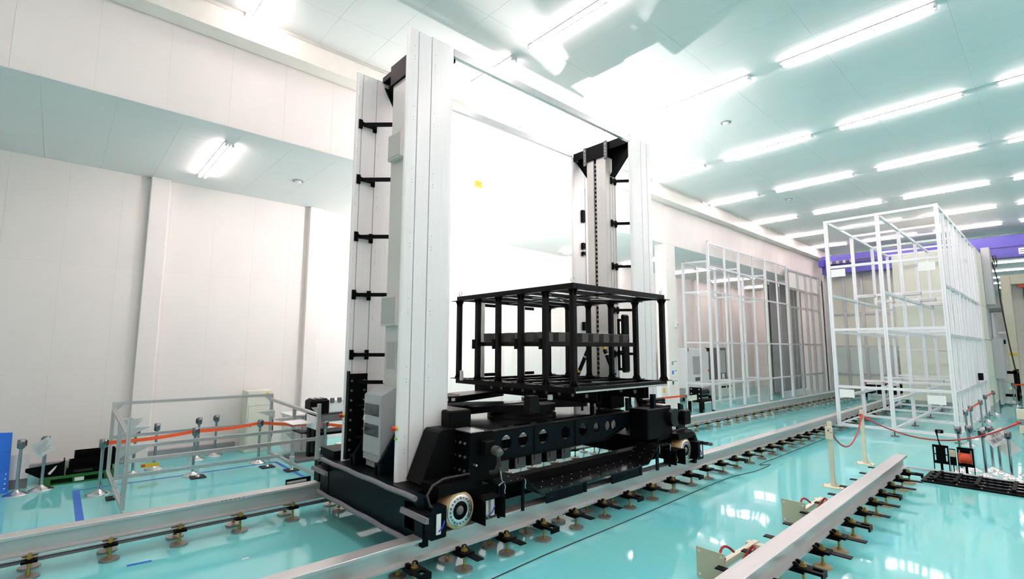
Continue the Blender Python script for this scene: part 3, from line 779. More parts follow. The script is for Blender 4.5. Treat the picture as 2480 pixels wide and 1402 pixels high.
MB().cbox(5.82, 5.90, 5.5, 5.55, 1.78, 1.86, .005).build('sensor_switch', 'white', CR)
MB().cbox(4.12, 4.40, 6.2, 6.6, 1.45, 1.72, .02).build('hoist_block', 'black', CR)
for xf, y0, y1 in ((6.40, 5.02, 8.15), (7.70, 4.98, 8.0)):
    fk = MB().box(xf, xf+.02, y0, y1, 1.73, 1.93).box(xf-.02, xf+.14, y0, y1, 1.915, 1.935).box(xf, xf+.13, y0, y1, 1.725, 1.74).box(xf+.10, xf+.12, y0, y1, 1.73, 1.93).build('transfer_fork', 'black', CR)
    hm = MB()
    for k in range(9):
        yy = y0+.2+k*.30
        hm.cyl((xf-.003, yy, 1.83), (xf+.001, yy, 1.83), .035, 14)
    hm.build('fork_holes', 'grey_dark', fk)['kind'] = 'stuff'
    MB().cyl((xf+.06, y0+.35, 1.73), (xf+.06, y0+.35, 1.58), .02, 10).build('fork_pin', 'black', fk)
# ================================================================== LOAD FRAME ON THE FORKS
FX0, FX1, FY0, FY1, FZ0, FZ1 = 5.60, 8.15, 4.80, 7.72, 1.94, 3.57
LF = thing('load_frame', 'open black steel load frame carried on the crane forks', 'frame', ((FX0+FX1)/2, (FY0+FY1)/2, FZ0))
tb = .085
def beam(x0, x1, y0, y1, z0, z1, nm, m_='black_rack', par=None):
    return MB().cbox(x0, x1, y0, y1, z0, z1, .006).build(nm, m_, par or LF)
for z in (FZ0, FZ1-tb):
    beam(FX0, FX0+tb, FY0, FY1, z, z+tb, 'side_beam'); beam(FX1-tb, FX1, FY0, FY1, z, z+tb, 'side_beam')
    beam(FX0+tb, FX1-tb, FY0, FY0+tb, z, z+tb, 'end_beam'); beam(FX0+tb, FX1-tb, FY1-tb, FY1, z, z+tb, 'end_beam')
    for k in range(1, 5):
        yy = FY0 + (FY1-FY0)*k/5.0
        beam(FX0+tb, FX1-tb, yy-.04, yy+.04, z+.01, z+tb-.01, 'cross_beam')
    xm = (FX0+FX1)/2
    beam(xm-.05, xm+.05, FY0+tb, FY1-tb, z+.015, z+.05, 'centre_beam')
    cm = MB()
    for k in range(4):
        y0 = FY0+(FY1-FY0)*(k+.05)/5; y1 = FY0+(FY1-FY0)*(k+.95)/5
    MB().bar((FX0+.1, FY0+.75, z+.03), (FX1-.1, FY1-.75, z+.03), .012, .012).build('tie_rod', 'steel', LF)
    MB().bar((FX0+.1, FY1-.75, z+.035), (FX1-.1, FY0+.75, z+.035), .012, .012).build('tie_rod', 'steel', LF)
MB().box(FX0+.03, FX1-.01, FY0-.006, FY0, FZ0+.005, FZ0+.03).build('edge_rail', 'steel', LF)
ps = .085
def post(x, y):
    p = beam(x, x+ps, y, y+ps, FZ0+tb, FZ1-tb, 'post')
    cx, cy = x+ps/2, y+ps/2
    for z, s in ((FZ0+tb, 1), (FZ1-tb, -1)):
        g_ = MB().box(cx-.11, cx+.11, cy-.11, cy+.11, z, z+s*.012)
        for sx in (-1, 1):
            g_.prism([(cx+sx*ps/2, z), (cx+sx*.10, z), (cx+sx*ps/2, z+s*.11)], 'y', cy-.006, cy+.006)
            g_.prism([(cy+sx*ps/2, z), (cy+sx*.10, z), (cy+sx*ps/2, z+s*.11)], 'x', cx-.006, cx+.006)
        g_.build('post_foot', 'black_rack', p)
for k in range(6):
    yy = FY0 + (FY1-FY0-ps)*k/5.0
    post(FX0, yy); post(FX1-ps, yy)
# light-coloured posts with perforated arms on the far end
for xx in (6.15, 7.25):
    p = MB().cbox(xx, xx+.08, FY1-.09, FY1-.01, FZ0+tb, FZ1-tb, .006).build('inner_post', 'mast_grey', LF)
    for z in (FZ0+tb+.02, FZ1-tb-.08):
        MB().box(xx+.08, xx+.34, FY1-.1, FY1-.085, z, z+.06).build('perforated_arm', 'black', p)
# shelf
SZ, SY0, SY1 = 2.63, FY0+.60, FY1-.55
SX0, SX1 = FX0+.02, FX1-.02
for y in (SY0, SY1-.05): beam(SX0, SX1, y, y+.05, SZ, SZ+.075, 'shelf_beam')
for x in (SX0+.07, SX1-.12): beam(x, x+.05, SY0+.05, SY1-.05, SZ, SZ+.075, 'shelf_beam')
for k in range(1, 6):
    xx = SX0+(SX1-SX0)*k/6
    beam(xx-.02, xx+.02, SY0+.05, SY1-.05, SZ+.02, SZ+.06, 'shelf_slat')
MB().box(SX0+.1, SX1-.1, SY0+.05, SY1-.05, SZ+.066, SZ+.076).build('shelf_plate', 'black', LF)
for k in range(1, 5):
    yy = FY0 + (FY1-FY0-ps)*k/5.0
    MB().cbox(FX0-.012, FX0+.02, yy+.085, yy+.15, SZ-.05, SZ+.12, .004).build('shelf_clip', 'black', LF)
for x, y in ((FX0+.05, FY0+.05), (FX1-.05, FY0+.05), (FX0+.05, FY1-.05)):
    e = MB(); N = 14
    pts = [(x+.035*math.cos(2*PI*k/N), y, FZ1+.055+.035*math.sin(2*PI*k/N)) for k in range(N+1)]
    e.tube(pts, .008, 6).cyl((x, y, FZ1), (x, y, FZ1+.022), .012, 8).build('eye_bolt', 'steel', LF)
MB().cbox(FX0-.06, FX0, FY1-.25, FY1-.21, FZ0+.06, FZ0+.24, .005).build('photo_sensor', 'paper', LF)
# boxes on the shelf
nx, ny = 8, 6
bw = (SX1-SX0-.12)/nx; bd = (SY1-SY0-.1)/ny
root = None
for i in range(nx):
    for j in range(ny):
        x = SX0+.06+bw*(i+.5); y = SY0+.05+bd*(j+.5); z = SZ+.077
        lab = 'black lidded box inside the block of boxes on the load frame shelf'
        if j == 0: lab = '%s black box from the left along the front edge of the load frame shelf' % ORD[i]
        elif i == 0: lab = '%s black box back from the corner along the left edge of the load frame shelf' % ORD[j]
        if root is None:
            root = thing('storage_box', lab, 'box', (0, 0, 0), 'black boxes on the load frame shelf')
            a, b = bw*.27, bd*.30
            MB().add([(-a,-b,0),(a,-b,0),(a,b,0),(-a,b,0),(-a*1.04,-b*1.04,.13),(a*1.04,-b*1.04,.13),(a*1.04,b*1.04,.13),(-a*1.04,b*1.04,.13)], [(0,3,2,1),(4,5,6,7),(0,1,5,4),(1,2,6,5),(2,3,7,6),(3,0,4,7)]).build('body', 'box_grey', root)
            MB().cbox(-a*1.12, a*1.12, -b*1.1, b*1.1, .13, .15, .005).build('lid', 'box_grey', root)
            root.location = (x, y, z)
        else:
            dup(root, (x, y, z), 0, lab)
# ================================================================== LEFT FLOOR AREA
# aluminium guard frame
GF = thing('guard_frame', 'silver aluminium profile guard frame standing left of the crane', 'frame', (2.4, 11.3, 0))
def al(p0, p1, nm='profile', w=.06, h=.06, m_='alu', par=None, n=1):
    return MB().slot(p0, p1, w, h, n).build(nm, m_, par or GF)
gx0, gx1 = .94, 3.89
gy = (12.75, 11.2, 9.85)
gh = (1.5, 1.30, 1.5)
for gx in (gx0, gx1):
    for y, h in zip(gy, gh):
        al((gx, y, .12), (gx, y, h), 'post')
    al((gx, gy[0]-.03, .15), (gx, gy[2]+.03, .15), 'bottom_rail')
    if gx == gx0: al((gx, gy[0]-.03, 1.36), (gx, gy[2]+.03, 1.22), 'top_rail')
    else: al((gx, gy[0]-.03, 1.36), (gx, gy[2]+.03, 1.28), 'top_rail')
    MB().cbox(gx-.035, gx+.035, gy[1]-.06, gy[1]+.06, .1, .3, .005).build('joint_plate', 'steel', GF)
for y, z in ((gy[0], 1.47), (gy[0], .82), (gy[1], .84), (gy[2], .84), (11.85, .21)):
    al((gx0+.03, y, z), (gx1-.03, y, z), 'long_rail')
for gx in (gx0, gx1):
    for y in gy:
        s = 1 if gx == gx0 else -1
        for z in (1.44 if y != gy[1] else .78,):
            MB().prism([(gx+s*.03, z), (gx+s*.16, z), (gx+s*.03, z-.13)], 'y', y-.004, y+.004).build('corner_gusset', 'alu_grey', GF)
for x, y in ((gx0, gy[2]), (gx0+.02, gy[1]), (2.3, 11.85), (3.6, 11.85), (gx1, gy[2]), (gx1, gy[1])):
    f = MB().cbox(x-.13, x+.13, y-.13, y+.13, 0, .025, .006).build('foot_plate', 'black_rubber', GF)
    MB().cyl((x, y, .025), (x, y, .18), .014, 10).cyl((x, y, .025), (x, y, .05), .04, 14, .02).build('foot_screw', 'steel', f)
for y, z in ((12.2, 1.2), (11.2, 1.16), (10.4, .98)):
    br = MB().box(gx0+.04, gx0+.42, y-.06, y+.06, z, z+.015).build('bracket_shelf', 'alu_grey', GF)
    MB().prism([(gx0+.04, z), (gx0+.40, z), (gx0+.04, z-.17)], 'y', y-.06, y-.05).build('bracket_web', 'alu_grey', br)
for y, z in ((12.4, 1.13), (11.2, 1.10)):
    br = MB().box(gx1-.42, gx1-.04, y-.06, y+.06, z, z+.015).build('bracket_shelf', 'alu_grey', GF)
    MB().prism([(gx1-.04, z), (gx1-.40, z), (gx1-.04, z-.15)], 'y', y-.06, y-.05).build('bracket_web', 'alu_grey', br)
MB().box(gx1-.40, gx1-.02, 10.1, 10.7, 1.10, 1.115).box(gx1-.03, gx1-.02, 9.9, 10.4, 1.0, 1.3).build('white_tray', 'white', GF)
MB().cbox(gx1-.22, gx1-.02, 10.75, 10.95, .98, 1.06, .008).build('red_lamp', 'orange_red', GF)
MB().box(gx1-.15, gx1-.02, 10.35, 10.85, .88, .90).build('black_bracket', 'black', GF)
MB().box(gx1-.04, gx1-.02, 9.95, 10.1, .55, .98).build('black_bracket', 'black', GF)
MB().box(1.45, 1.75, 12.68, 12.70, .17, .24).build('yellow_label', 'yellow', GF)
MB().box(1.46, 1.52, 12.678, 12.682, .18, .23).build('label_mark', 'orange_red', GF)
# belt stanchions
def make_stanchion(dark=False):
    t = thing('belt_stanchion', 'x', 'stanchion', (0, 0, 0), 'chrome belt stanchions')
    MB().lathe([(.175, 0), (.175, .008), (.16, .016), (.03, .075), (.026, .09)], (0, 0, 0), 'z', 32).build('base', 'chrome', t)
    MB().cyl((0, 0, .08), (0, 0, .80), .0255, 18).build('pole', 'pole_chrome', t)
    hd = MB().lathe([(.03, .785), (.056, .81), (.056, .945), (.05, .95)], (0, 0, 0), 'z', 20).build('head', 'chrome_dark', t)
    MB().box(.04, .07, -.025, .025, .825, .925).build('belt_slot', 'black_rubber', hd)
    return t
STN = make_stanchion(); used = [False]
def stanchion(x, y, label, rz=0.0, belt=None, sag=.0):
    if not used[0]:
        used[0] = True; t = STN; t.location = (x, y, 0); t['label'] = label; t.rotation_euler = (0, 0, rz)
    else: t = dup(STN, (x, y, 0), rz, label)
    if belt:
        bx_, by_ = belt
        dx, dy = bx_-x, by_-y; L = math.hypot(dx, dy); N = 12
        ux, uy = dx/L, dy/L; nx_, ny_ = -uy*.0015, ux*.0015
        V, F = [], []
        for k in range(N+1):
            t_ = .05+(L-.10)*k/N; s_g = -sag*4*(k/N)*(1-k/N)
            wx, wy = ux*t_, uy*t_
            # local frame of the (rotated) stanchion
            cx = wx*math.cos(-rz)-wy*math.sin(-rz); cy = wx*math.sin(-rz)+wy*math.cos(-rz)
            for zz, sg in ((.845, 1), (.91, 1), (.91, -1), (.845, -1)):
                V.append((cx+sg*nx_, cy+sg*ny_, zz+s_g))
        for k in range(N):
            for q in range(4): F.append((k*4+q, k*4+(q+1)%4, k*4+4+(q+1)%4, k*4+4+q))
        mb = MB(); mb.add(V, F)
        o = mb.build('belt', 'orange', None); o.parent = t
    return t
stanchion(-.32, 12.6, 'chrome belt post at the far left beside the blue board, no belt out', .6)
s2 = stanchion(.0, 12.75, 'chrome belt post with a white notice hung on it, in front of the green pallet', 2.4)
stanchion(.76, 11.7, 'chrome belt post at the left end of the orange belt by the guard frame', .2, (2.25, 12.1), .03)
stanchion(2.25, 12.1, 'chrome belt post halfway along the orange belt behind the guard frame', .1, (3.58, 12.45), .03)
stanchion(3.58, 12.45, 'chrome belt post by the right end of the guard frame before the cream cabinet', -.8, (4.62, 11.3), .02)
stanchion(4.62, 11.3, 'chrome belt post between the guard frame and the black conveyor unit', -.9, (5.2, 10.35), .02)
stanchion(5.2, 10.35, 'chrome belt post close to the black base of the near mast', 1.0)
for k, (x, y) in enumerate(((1.35, 12.95), (1.75, 13.3), (3.02, 13.95), (2.62, 13.75))):
    stanchion(x, y, ['chrome belt post against the back wall, leftmost of the four', 'chrome belt post against the back wall, second from the left of the four', 'chrome belt post against the back wall, nearest the cream cabinet', 'chrome belt post against the back wall, third from the left of the four'][k], .4+k)
# notice on the stanchion
def notice(x, y, z, w, h, rz, tilt, label, lines=5, tri=True):
    t = thing('paper_notice', label, 'notice', (0, 0, 0))
    MB().box(-w/2, w/2, -.001, .001, -h/2, h/2).build('sheet', 'paper', t)
    pm_ = MB()
    for k in range(lines): pm_.box(-w*.36, w*(.36-.1*(k % 3)), -.0018, -.001, h*(.22-.11*k)-.004, h*(.22-.11*k)+.004)
    pm_.build('printed_lines', 'grey_mid', t)['kind'] = 'stuff'
    if tri:
        for cx, cz in ((w*.25, h*.36), (-w*.25, -h*.36)):
            r = h*.09
            pts = [(cx+r*math.cos(PI/2+2*PI*k/3), -.002, cz+r*math.sin(PI/2+2*PI*k/3)) for k in range(4)]
            MB().tube(pts, .002, 4).build('warning_triangle', 'grey_mid', t)
    t.location = (x, y, z); t.rotation_euler = (0, tilt, rz)
    return t
notice(-.03, 12.67, .76, .36, .27, -.75, -.55, 'white notice sheet hanging askew on a chrome belt post at left')
# green pallet and black machine parts on it
P = thing('pallet', 'green plastic pallet on the floor in front of the back wall', 'pallet', (.5, 13.5, 0))
MB().box(-.04, 1.06, 12.95, 14.05, .11, .15).build('top_deck', 'green', P)
MB().box(-.04, 1.06, 12.95, 14.05, 0, .025).build('bottom_deck', 'green', P)
for x in (-.04, .43, .90):
    for y in (12.95, 13.42, 13.89):
        MB().cbox(x, x+.16, y, y+.16, .025, .11, .005).build('block', 'green', P)
MB().box(.46, .60, 12.944, 12.95, .035, .10).build('pallet_label', 'paper', P)
b = thing('cover_plate', 'black chamfered metal cover standing at the left end of the pallet', 'cover', (-.1, 13.0, .15))
MB().prism([(-.24, .36), (.22, .40), (.30, .44), (.30, .16), (-.04, .16), (-.24, .30)], 'y', 12.98, 13.0).build('face_plate', 'black', b)
MB().prism([(.10, .2), (.17, .30), (.19, .36), (.16, .34), (.07, .23)], 'y', 12.974, 12.98).build('scuffed_sticker', 'paper', b)
MB().box(.28, .30, 13.0, 13.3, .15, .44).build('side_flange', 'black', b)
for k, (x0, x1, y0, y1, z0, z1, lab) in enumerate(((.33, 1.02, 13.05, 13.25, .15, .24, 'long black sheet-metal tray lowest on the green pallet'), (.37, 1.0, 13.3, 13.55, .15, .36, 'black sheet-metal housing in the middle of the pallet load'), (.45, 1.1, 13.6, 13.9, .15, .47, 'tallest black sheet-metal housing at the back of the pallet'))):
    t = thing('machine_cover', lab, 'cover', (x0, y0, z0), 'black machine covers on the pallet')
    MB().box(x0, x1, y0, y0+.012, z0, z1).box(x0, x0+.012, y0, y1, z0, z1).box(x1-.012, x1, y0, y1, z0, z1).box(x0, x1, y1-.012, y1, z0, z1).box(x0, x1, y0, y1, z0, z0+.012).build('shell', 'black', t)
    MB().box(x0+.1, x0+.4, y0-.004, y0, z0+.03, z0+.07).build('glossy_strip', 'black_gloss', t)
# blue board, grey sheets
t = thing('plastic_board', 'tall bright blue corrugated plastic board at the left picture edge', 'board', (-.7, 12.86, 0))
MB().prism([(-1.1, .0), (-.435, .0), (-.46, 1.05), (-1.1, 1.08)], 'y', 12.86, 12.90).build('sheet', 'blue', t)
MB().box(-1.1, -.455, 12.855, 12.86, .72, .73).box(-1.1, -.45, 12.855, 12.86, .40, .41).build('fold_line', 'blue_tape', t)
hm = MB()
for k in range(4): hm.cyl((-.485, 12.859, .08+k*.085), (-.485, 12.856, .08+k*.085), .012, 8)
hm.build('rivet_holes', 'paper', t)['kind'] = 'stuff'
t = thing('metal_sheet', 'pale grey metal sheet leaning behind the blue board', 'sheet', (-.3, 13.3, 0))
MB().prism([(13.1, 0), (13.3, .58), (13.31, .58), (13.11, 0)], 'x', -.55, -.20).build('sheet', 'alu_grey', t)
MB().prism([(13.09, .0), (13.145, .16), (13.149, .16), (13.1, .0)], 'x', -.55, -.20).build('dark_skirt', 'grey_dark', t)
# cream control cabinet at the back wall
t = thing('control_cabinet', 'cream floor-standing control cabinet with a red stop button at the back wall', 'cabinet', (3.9, 14.0, 0))
MB().cbox(3.62, 4.22, 13.75, 14.25, 0, 1.50, .01).build('body', 'cab_cream', t)
MB().cbox(3.66, 4.18, 13.738, 13.75, .12, 1.12, .004).build('door', 'cab_cream', t)
MB().box(3.64, 4.20, 13.744, 13.75, 1.125, 1.13).build('door_gap', 'grey_mid', t)
MB().cbox(3.70, 3.73, 13.72, 13.738, .62, .70, .004).build('handle', 'grey_dark', t)
es = MB().cyl((4.08, 13.75, 1.40), (4.08, 13.735, 1.40), .05, 18).build('stop_collar', 'yellow', t)
MB().cyl((4.08, 13.735, 1.40), (4.08, 13.70, 1.40), .03, 14).build('stop_button', 'red', es)
MB().box(3.93, 3.96, 13.744, 13.75, 1.37, 1.39).build('green_lamp', 'green_led', t)
MB().box(3.97, 4.0, 13.744, 13.75, 1.37, 1.39).build('orange_lamp', 'orange', t)
MB().box(3.80, 3.86, 13.744, 13.75, 1.14, 1.155).build('name_plate', 'alu_grey', t)
MB().tube([(4.26, 13.9, 1.1), (4.27, 13.85, .8), (4.28, 13.85, .45), (4.24, 13.85, .2)], .02, 8).build('cable', 'black_rubber', t)
# white bench with blue box
t = thing('work_bench', 'white boxy work bench behind the right end of the guard frame', 'bench', (4.8, 13.0, 0))
MB().cbox(4.35, 5.25, 12.68, 13.4, .08, .92, .01).build('body', 'white', t)
MB().cbox(4.32, 5.28, 12.65, 13.43, .92, .96, .006).build('top', 'white', t)
MB().box(4.6, 4.62, 12.67, 12.68, .1, .9).build('door_gap', 'grey_mid', t)
t = thing('storage_bin', 'small blue bin standing on the white work bench', 'bin', (4.95, 13.0, .96))
MB().box(4.82, 5.08, 12.85, 12.86, .96, 1.24).box(4.82, 5.08, 13.14, 13.15, .96, 1.24).box(4.82, 4.83, 12.86, 13.14, .96, 1.24).box(5.07, 5.08, 12.86, 13.14, .96, 1.24).box(4.83, 5.07, 12.86, 13.14, .96, .97).build('shell', 'blue', t)
MB().box(4.81, 5.09, 12.84, 12.85, 1.22, 1.25).build('rim', 'white', t)
# black conveyor unit beside mast
t = thing('conveyor_unit', 'black conveyor unit on a white and black stand behind the near mast', 'conveyor', (5.4, 12.0, 0))
MB().cbox(4.5, 4.95, 11.9, 12.3, 1.02, 1.36, .03).build('drive_head', 'black', t)
for k in range(3): MB().cbox(4.55+k*.13, 4.64+k*.13, 11.93, 12.25, 1.36, 1.39, .012).build('roller_cap', 'black_gloss', t)
MB().cbox(4.95, 6.3, 12.0, 12.5, 1.05, 1.32, .01).build('side_frame', 'white', t)
for k in range(4): MB().cbox(5.0+k*.18, 5.1+k*.18, 11.97, 12.05, 1.26, 1.38, .015).build('roller_bracket', 'grey_dark', t)
MB().box(4.6, 6.3, 12.0, 12.5, .82, .98).build('lower_frame', 'grey_dark', t)
MB().box(4.6, 6.3, 12.0, 12.6, .52, .58).build('lower_shelf', 'black', t)
MB().cbox(4.55, 4.70, 12.05, 12.2, 0, 1.02, .006).build('leg', 'black', t)
MB().cbox(6.1, 6.25, 12.05, 12.2, 0, 1.02, .006).build('leg', 'black', t)
MB().box(4.2, 6.3, 11.8, 12.6, .0, .05).build('base_frame', 'grey_dark', t)
t = thing('cream_crate', 'small cream box on the floor next to the black crane base', 'box', (5.0, 9.9, 0))
MB().cbox(4.42, 4.80, 9.85, 10.25, 0, .62, .008).build('body', 'cab_cream', t)
MB().cbox(4.41, 4.81, 9.84, 10.26, .60, .64, .006).build('lid', 'cab_cream', t)
# floor profile rail and sensor plate behind the rear rail
t = thing('floor_track', 'low silver aluminium track lying on the floor behind the rear rail', 'track', (3.0, 9.4, 0))
for y in (9.25, 9.36, 9.5): MB().slot((1.75, y, .03), (8.0, y, .03), .07, .05).build('profile', 'alu_grey', t)
MB().box(1.95, 8.0, 9.10, 9.16, .08, .11).build('black_strip', 'black', t)
t = thing('sensor_plate', 'small black slotted plate standing on the floor track', 'plate', (3.35, 9.45, .06))
MB().box(3.18, 3.62, 9.40, 9.41, .06, .10).box(3.18, 3.62, 9.40, 9.41, .17, .21).box(3.18, 3.22, 9.40, 9.41, .10, .17).box(3.58, 3.62, 9.40, 9.41, .10, .17).box(3.18, 3.62, 9.40, 9.41, .21, .27).build('plate', 'black', t)
MB().box(3.20, 3.54, 9.396, 9.40, .195, .235).build('grey_label', 'alu_grey', t)
# floor tapes
def tape(pts, w_, nm, lab):
    mb = MB()
    for (a, b) in zip(pts[:-1], pts[1:]):
        a, b = Vector((*a, .0015)), Vector((*b, .0015)); d = (b-a).normalized(); n_ = Vector((-d.y, d.x, 0))*w_/2
        mb.add([a-n_, b-n_, b+n_, a+n_, a-n_+Vector((0,0,.001)), b-n_+Vector((0,0,.001)), b+n_+Vector((0,0,.001)), a+n_+Vector((0,0,.001))], [(3,2,1,0),(4,5,6,7),(0,1,5,4),(1,2,6,5),(2,3,7,6),(3,0,4,7)])
    return tag(mb.build(nm, 'blue_tape'), lab, 'tape')
tape([(.47, 12.2), (.47, 8.9)], .1, 'floor_tape', 'wide blue floor tape strip under the left chrome belt post')
tape([(.42, 12.25), (3.9, 12.25)], .06, 'floor_tape', 'thin blue floor tape line behind the guard frame')
tape([(3.9, 12.28), (3.9, 10.4)], .07, 'floor_tape', 'blue floor tape under the right end of the guard frame')
tape([(.83, 7.72), (1.07, 7.70)], .06, 'floor_tape', 'short wrinkled blue tape piece between the two long rails at left')
tag(MB().box(1.9, 1.98, 7.0, 7.03, .001, .003).build('floor_tape', 'paper'), 'tiny white tape scrap on the floor below the rear rail', 'tape')
# ================================================================== RIGHT FLOOR AREA
def rope_post_parts(t, x, y):
    MB().box(x-.15, x+.15, y-.17, y+.17, 0, .012).build('base_plate', 'post_cream', t)
    MB().box(x-.03, x+.03, y-.035, y+.035, .012, 1.21).build('pole', 'post_cream', t)
    MB().prism([(y-.035, .012), (y-.13, .012), (y-.075, .05), (y-.05, .12), (y-.035, .25)], 'x', x-.006, x+.006).build('base_fin', 'post_cream', t)
    bb = MB()
    for sx in (-.12, .12):
        for sy in (-.14, .14): bb.cyl((x+sx, y+sy, .012), (x+sx, y+sy, .022), .014, 6)
    bb.build('anchor_bolts', 'brass', t)['kind'] = 'stuff'
p1 = thing('rope_post', 'cream rope post beside the short front rail, nearest the camera', 'post', (11.12, 3.12, 0)); rope_post_parts(p1, 11.12, 3.12)
MB().cbox(11.12-.075, 11.12-.03, 3.12-.06, 3.12+.06, .88, 1.12, .006).build('hook_box', 'post_cream', p1)
MB().tube([(11.05, 3.12, 1.06), (11.02, 3.12, 1.06), (11.02, 3.12, 1.03)], .008, 6).build('hook', 'black_rubber', p1)
p2 = thing('rope_post', 'cream rope post behind the first one, holding both red ropes', 'post', (13.87, 3.22, 0)); rope_post_parts(p2, 13.87, 3.22)
MB().cyl((13.84, 3.22, 1.08), (13.80, 3.22, 1.08), .035, 12).build('red_knob', 'red', p2)
p3 = thing('rope_post', 'cream rope post with two boxes at the right picture edge', 'post', (14.4, .50, 0)); rope_post_parts(p3, 14.4, .50)
MB().cbox(14.30, 14.37, .40, .70, 1.22, 1.42, .006).build('top_box', 'post_cream', p3)
MB().cbox(14.30, 14.37, .42, .68, .95, 1.10, .006).build('lower_box', 'post_cream', p3)
MB().cyl((14.31, .66, 1.15), (14.28, .70, 1.15), .03, 12).build('red_knob', 'red', p3)
def rope(name, lab, a, b, sag, r=.015):
    A, B = Vector(a), Vector(b); N = 28; pts = []
    for k in range(N+1):
        t = k/N; p = A.lerp(B, t); p.z -= sag*4*t*(1-t); pts.append(p)
    t_ = thing(name, lab, 'rope', (0, 0, 0))
    MB().tube(pts, r, 8).build('cord', 'rope', t_)
    MB().tube(pts[:2], r*1.5, 8).build('end_sleeve', 'red', t_)
    MB().tube(pts[-2:], r*1.5, 8).build('end_sleeve', 'red', t_)
    return t_
rope('barrier_rope', 'short red rope slung between the two cream rope posts', (11.05, 3.08, 1.03), (13.80, 3.20, 1.08), .46)
rope('barrier_rope', 'long red rope sagging from the second rope post to the right edge', (13.84, 3.16, 1.05), (14.30, .70, 1.14), .42)
# fallen rope posts
for k, (x, y) in enumerate(((5.66, 2.87), (8.37, 2.90))):
    t = thing('fallen_rope_post', ['cream rope post lying on its side in the foreground, plate upright', 'second cream rope post lying on its side farther along the short rail'][k], 'post', (x, y, 0))
    MB().box(x, x+.012, y-.165, y+.165, .0, .33).build('base_plate', 'plate_cream', t)
    hm = MB()
    for sy in (-.13, .13):
        for zz in (.04, .29): hm.cyl((x-.002, y+sy, zz), (x+.001, y+sy, zz), .014, 10)
    hm.build('plate_holes', 'white', t)['kind'] = 'stuff'
    MB().box(x+.012, x+1.15, y-.075, y-.015, .10, .17).build('pole', 'post_cream', t)
    MB().box(x+1.05, x+1.15, y-.16, y+.05, .09, .15).build('cross_end', 'post_cream', t)
    r_ = thing('rope_coil', ['loose red rope looped over the nearest fallen rope post', 'loose red rope behind the plate of the second fallen rope post'][k], 'rope', (x+.2, y-.15, 0))
    pts = []
    for q in range(37):
        a = q/36*2.6*PI
        pts.append((x+.22+.10*q/36+.17*math.cos(a+1.2), y-.20+.13*math.sin(a+.4), .19+.16*math.sin(a*1.5+.6)))
    MB().tube(pts, .014, 8).build('cord', 'rope', r_)
# end stops with track at the right
tr = thing('end_stop_track', 'low black track unit across the floor holding the stop plates', 'track', (13.4, 1.2, 0))
MB().box(12.85, 13.95, -1.2, 2.08, .0, .03).build('base', 'black', tr)
for xx in (12.98, 13.25, 13.55, 13.8): MB().box(xx, xx+.05, -1.2, 2.0, .03, .07).build('runner', 'black_gloss', tr)
for yy in (1.85, 1.55, 1.25, .75, .2): MB().cbox(12.95, 13.85, yy, yy+.06, .05, .09, .005).build('cross_tie', 'black', tr)
MB().box(14.0, 14.06, -1.2, 2.7, .0, .05).build('toothed_strip', 'alu_grey', tr)
hm = MB()
for xx in (12.92, 13.2, 13.5):
    for k in range(8): hm.cyl((xx, 1.9-k*.35, .03), (xx, 1.9-k*.35, .045), .014, 6)
hm.build('track_bolts', 'steel', tr)['kind'] = 'stuff'
def slotted(t, y0, y1, z1, x, slots):
    # plate at plane x between y0<y1 made from strips leaving windows
    mb = MB()
    zs = [.09, .20, z1]
    w_ = y1-y0
    mb.box(x, x+.015, y0, y0+w_*.06, .09, .22).box(x, x+.015, y1-w_*.06, y1, .09, .22).box(x, x+.015, y0+w_*.42, y0+w_*.58, .09, .22)
    if slots:
        mb.box(x, x+.015, y0, y0+w_*.10, .22, z1).box(x, x+.015, y1-w_*.10, y1, .22, z1).box(x, x+.015, y0+w_*.20, y1-w_*.20, .22, z1)
        for a in (.10, .80):
            for (za, zb) in ((.22, .28), (.40, .42), (.55, z1)): mb.box(x, x+.015, y0+w_*a, y0+w_*(a+.10), za, zb)
    else: mb.box(x, x+.015, y0, y1, .22, z1)
    mb.build('plate', 'black', t)
t = thing('stop_plate', 'black slotted plate with a camera arm, left of the end stops', 'plate', (13.9, 1.87, .09))
slotted(t, 1.745, 2.005, .60, 13.9, True)
MB().prism([(1.86, .60), (1.89, .60), (1.90, .86), (1.93, .86), (1.93, .83)], 'x', 13.9, 13.915).build('camera_arm', 'black', t)
cmr = MB().cbox(13.84, 13.92, 1.80, 1.93, .85, .92, .008).build('camera_body', 'black', t)
MB().cyl((13.84, 1.86, .885), (13.815, 1.86, .885), .022, 12).build('camera_lens', 'grey_dark', cmr)
t = thing('stop_plate', 'narrow black plate with a brass pad between the two wide stop plates', 'plate', (13.9, 1.68, .09))
slotted(t, 1.635, 1.735, .55, 13.9, False)
MB().cbox(13.885, 13.90, 1.64, 1.73, .39, .53, .004).build('brass_pad', 'plate_cream', t)
t = thing('stop_plate', 'black stop plate carrying a round orange-red buffer', 'plate', (13.9, 1.48, .09))
slotted(t, 1.36, 1.615, .60, 13.9, True)
pd = MB().cbox(13.875, 13.90, 1.39, 1.60, .29, .49, .006).build('buffer_mount', 'orange_red', t)
MB().lathe([(.088, 0), (.088, -.03), (.08, -.045), (.001, -.047)], (13.875, 1.49, .39), 'x', 32).build('buffer_disc', 'orange_red', pd)
